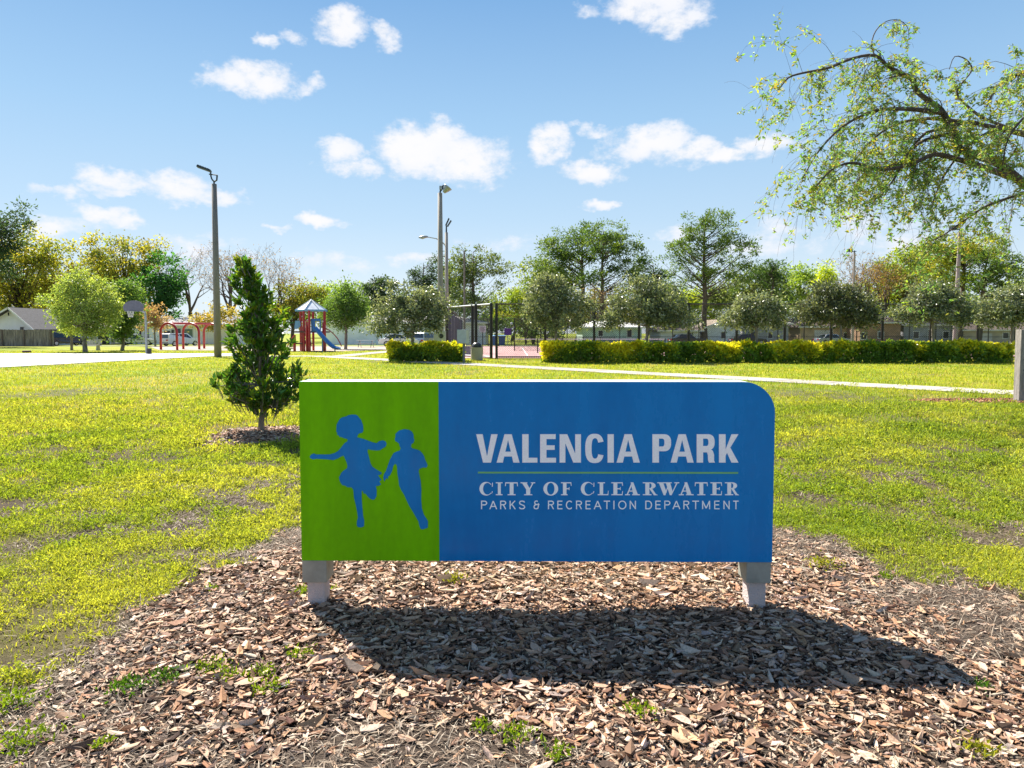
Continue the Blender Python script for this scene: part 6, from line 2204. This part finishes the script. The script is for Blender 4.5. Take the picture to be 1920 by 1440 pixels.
def crv(pts, r0, r1, n=7):
    """smooth a polyline"""
    out = []
    for i in range(len(pts) - 1):
        p0, p1, p2, p3 = pts[max(i - 1, 0)], pts[i], pts[i + 1], pts[min(i + 2, len(pts) - 1)]
        for k in range(3):
            t = k / 3
            out.append(.5 * (2 * p1 + (p2 - p0) * t + (2 * p0 - 5 * p1 + 4 * p2 - p3) * t * t + (3 * p1 - p0 - 3 * p2 + p3) * t ** 3))
    out.append(pts[-1])
    m = len(out) - 1
    return out, [r0 + (r1 - r0) * (i / m) ** .7 for i in range(m + 1)]


def spray(p, d, ln, r, depth):
    """a drooping twig with leaves"""
    pts = [p.copy()]
    q = p.copy()
    dd = d.copy()
    steps = 6
    for i in range(steps):
        dd = (dd + Vector((rnd.gauss(0, .16), rnd.gauss(0, .16), -.19 + rnd.gauss(0, .1)))).normalized()
        q = q + dd * ln / steps
        pts.append(q.copy())
        if depth > 0 and i >= 1 and rnd.random() < .75:
            a = Vector((rnd.gauss(0, 1), rnd.gauss(0, 1), rnd.gauss(-.1, .6))).normalized()
            spray(q.copy(), (dd * .8 + a * .8).normalized(), ln * rnd.uniform(.35, .6), r * .55, depth - 1)
    mb.tube(pts, [max(r * (1 - i / (steps + 1)), .0018) for i in range(steps + 1)], 4 if depth else 3, caps=False)
    yl = rnd.random() < .22
    bareness = rnd.random()
    for i in range(1, steps + 1):
        if rnd.random() < (.66 if bareness > .3 else .93): continue
        node = pts[i - 1].lerp(pts[i], rnd.random())
        for _ in range(rnd.randint(5, 9)):
            p_ = node + Vector((rnd.gauss(0, .028), rnd.gauss(0, .028), rnd.gauss(-.01, .028)))
            sd = Vector((rnd.gauss(0, 1), rnd.gauss(0, 1), rnd.gauss(-.3, .7))).normalized()
            Pn.append(tuple(p_)); Dn.append(tuple(sd))
            c = (.38, .44, .07) if yl else (.25, .36, .12)
            Cn.append([v * rnd.uniform(.7, 1.35) for v in c])


for li, (pp, r0, r1) in enumerate(limbs):
    wp = [at(a, b, YT + c) for a, b, c in pp]
    pts, rd = crv(wp, r0 * 1.12, r1 * 1.3)
    mb.tube(pts, rd, 9 if r0 > .06 else 6)
    m = len(pts)
    if li in (12, 13): cnt = 14
    elif li == 0: cnt = 76
    elif li == 7: cnt = 5
    elif li == 3: cnt = 8
    else: cnt = 38
    for _ in range(cnt):
        f = rnd.uniform(.22 if li in (2, 4, 5, 6, 8, 10, 11) else .34, 1.0)
        i = min(int(f * (m - 1)), m - 2)
        p = pts[i]
        t = (pts[i + 1] - pts[i]).normalized()
        a = Vector((rnd.gauss(-.15, .8), rnd.gauss(0, .9), rnd.gauss(.1, .7))).normalized()
        d = (t * .7 + a * .9).normalized()
        ln = rnd.uniform(.4, 1.45) * (.45 if li in (7, 3) else 1)
        spray(p.copy(), d, ln, max(.004, rd[i] * .22) if rd[i] < .05 else .011, 1)
mb.build('trunk', M['bark'], root, smooth=True)
n = len(Pn)
Lf = rng.uniform(.055, .105, n)
V, F, C = leafquads(np.array(Pn), np.array(Dn), Lf, Lf * .42, np.array(Cn), .2)
npmesh('crown', V, F, C, M['leaf'], root)
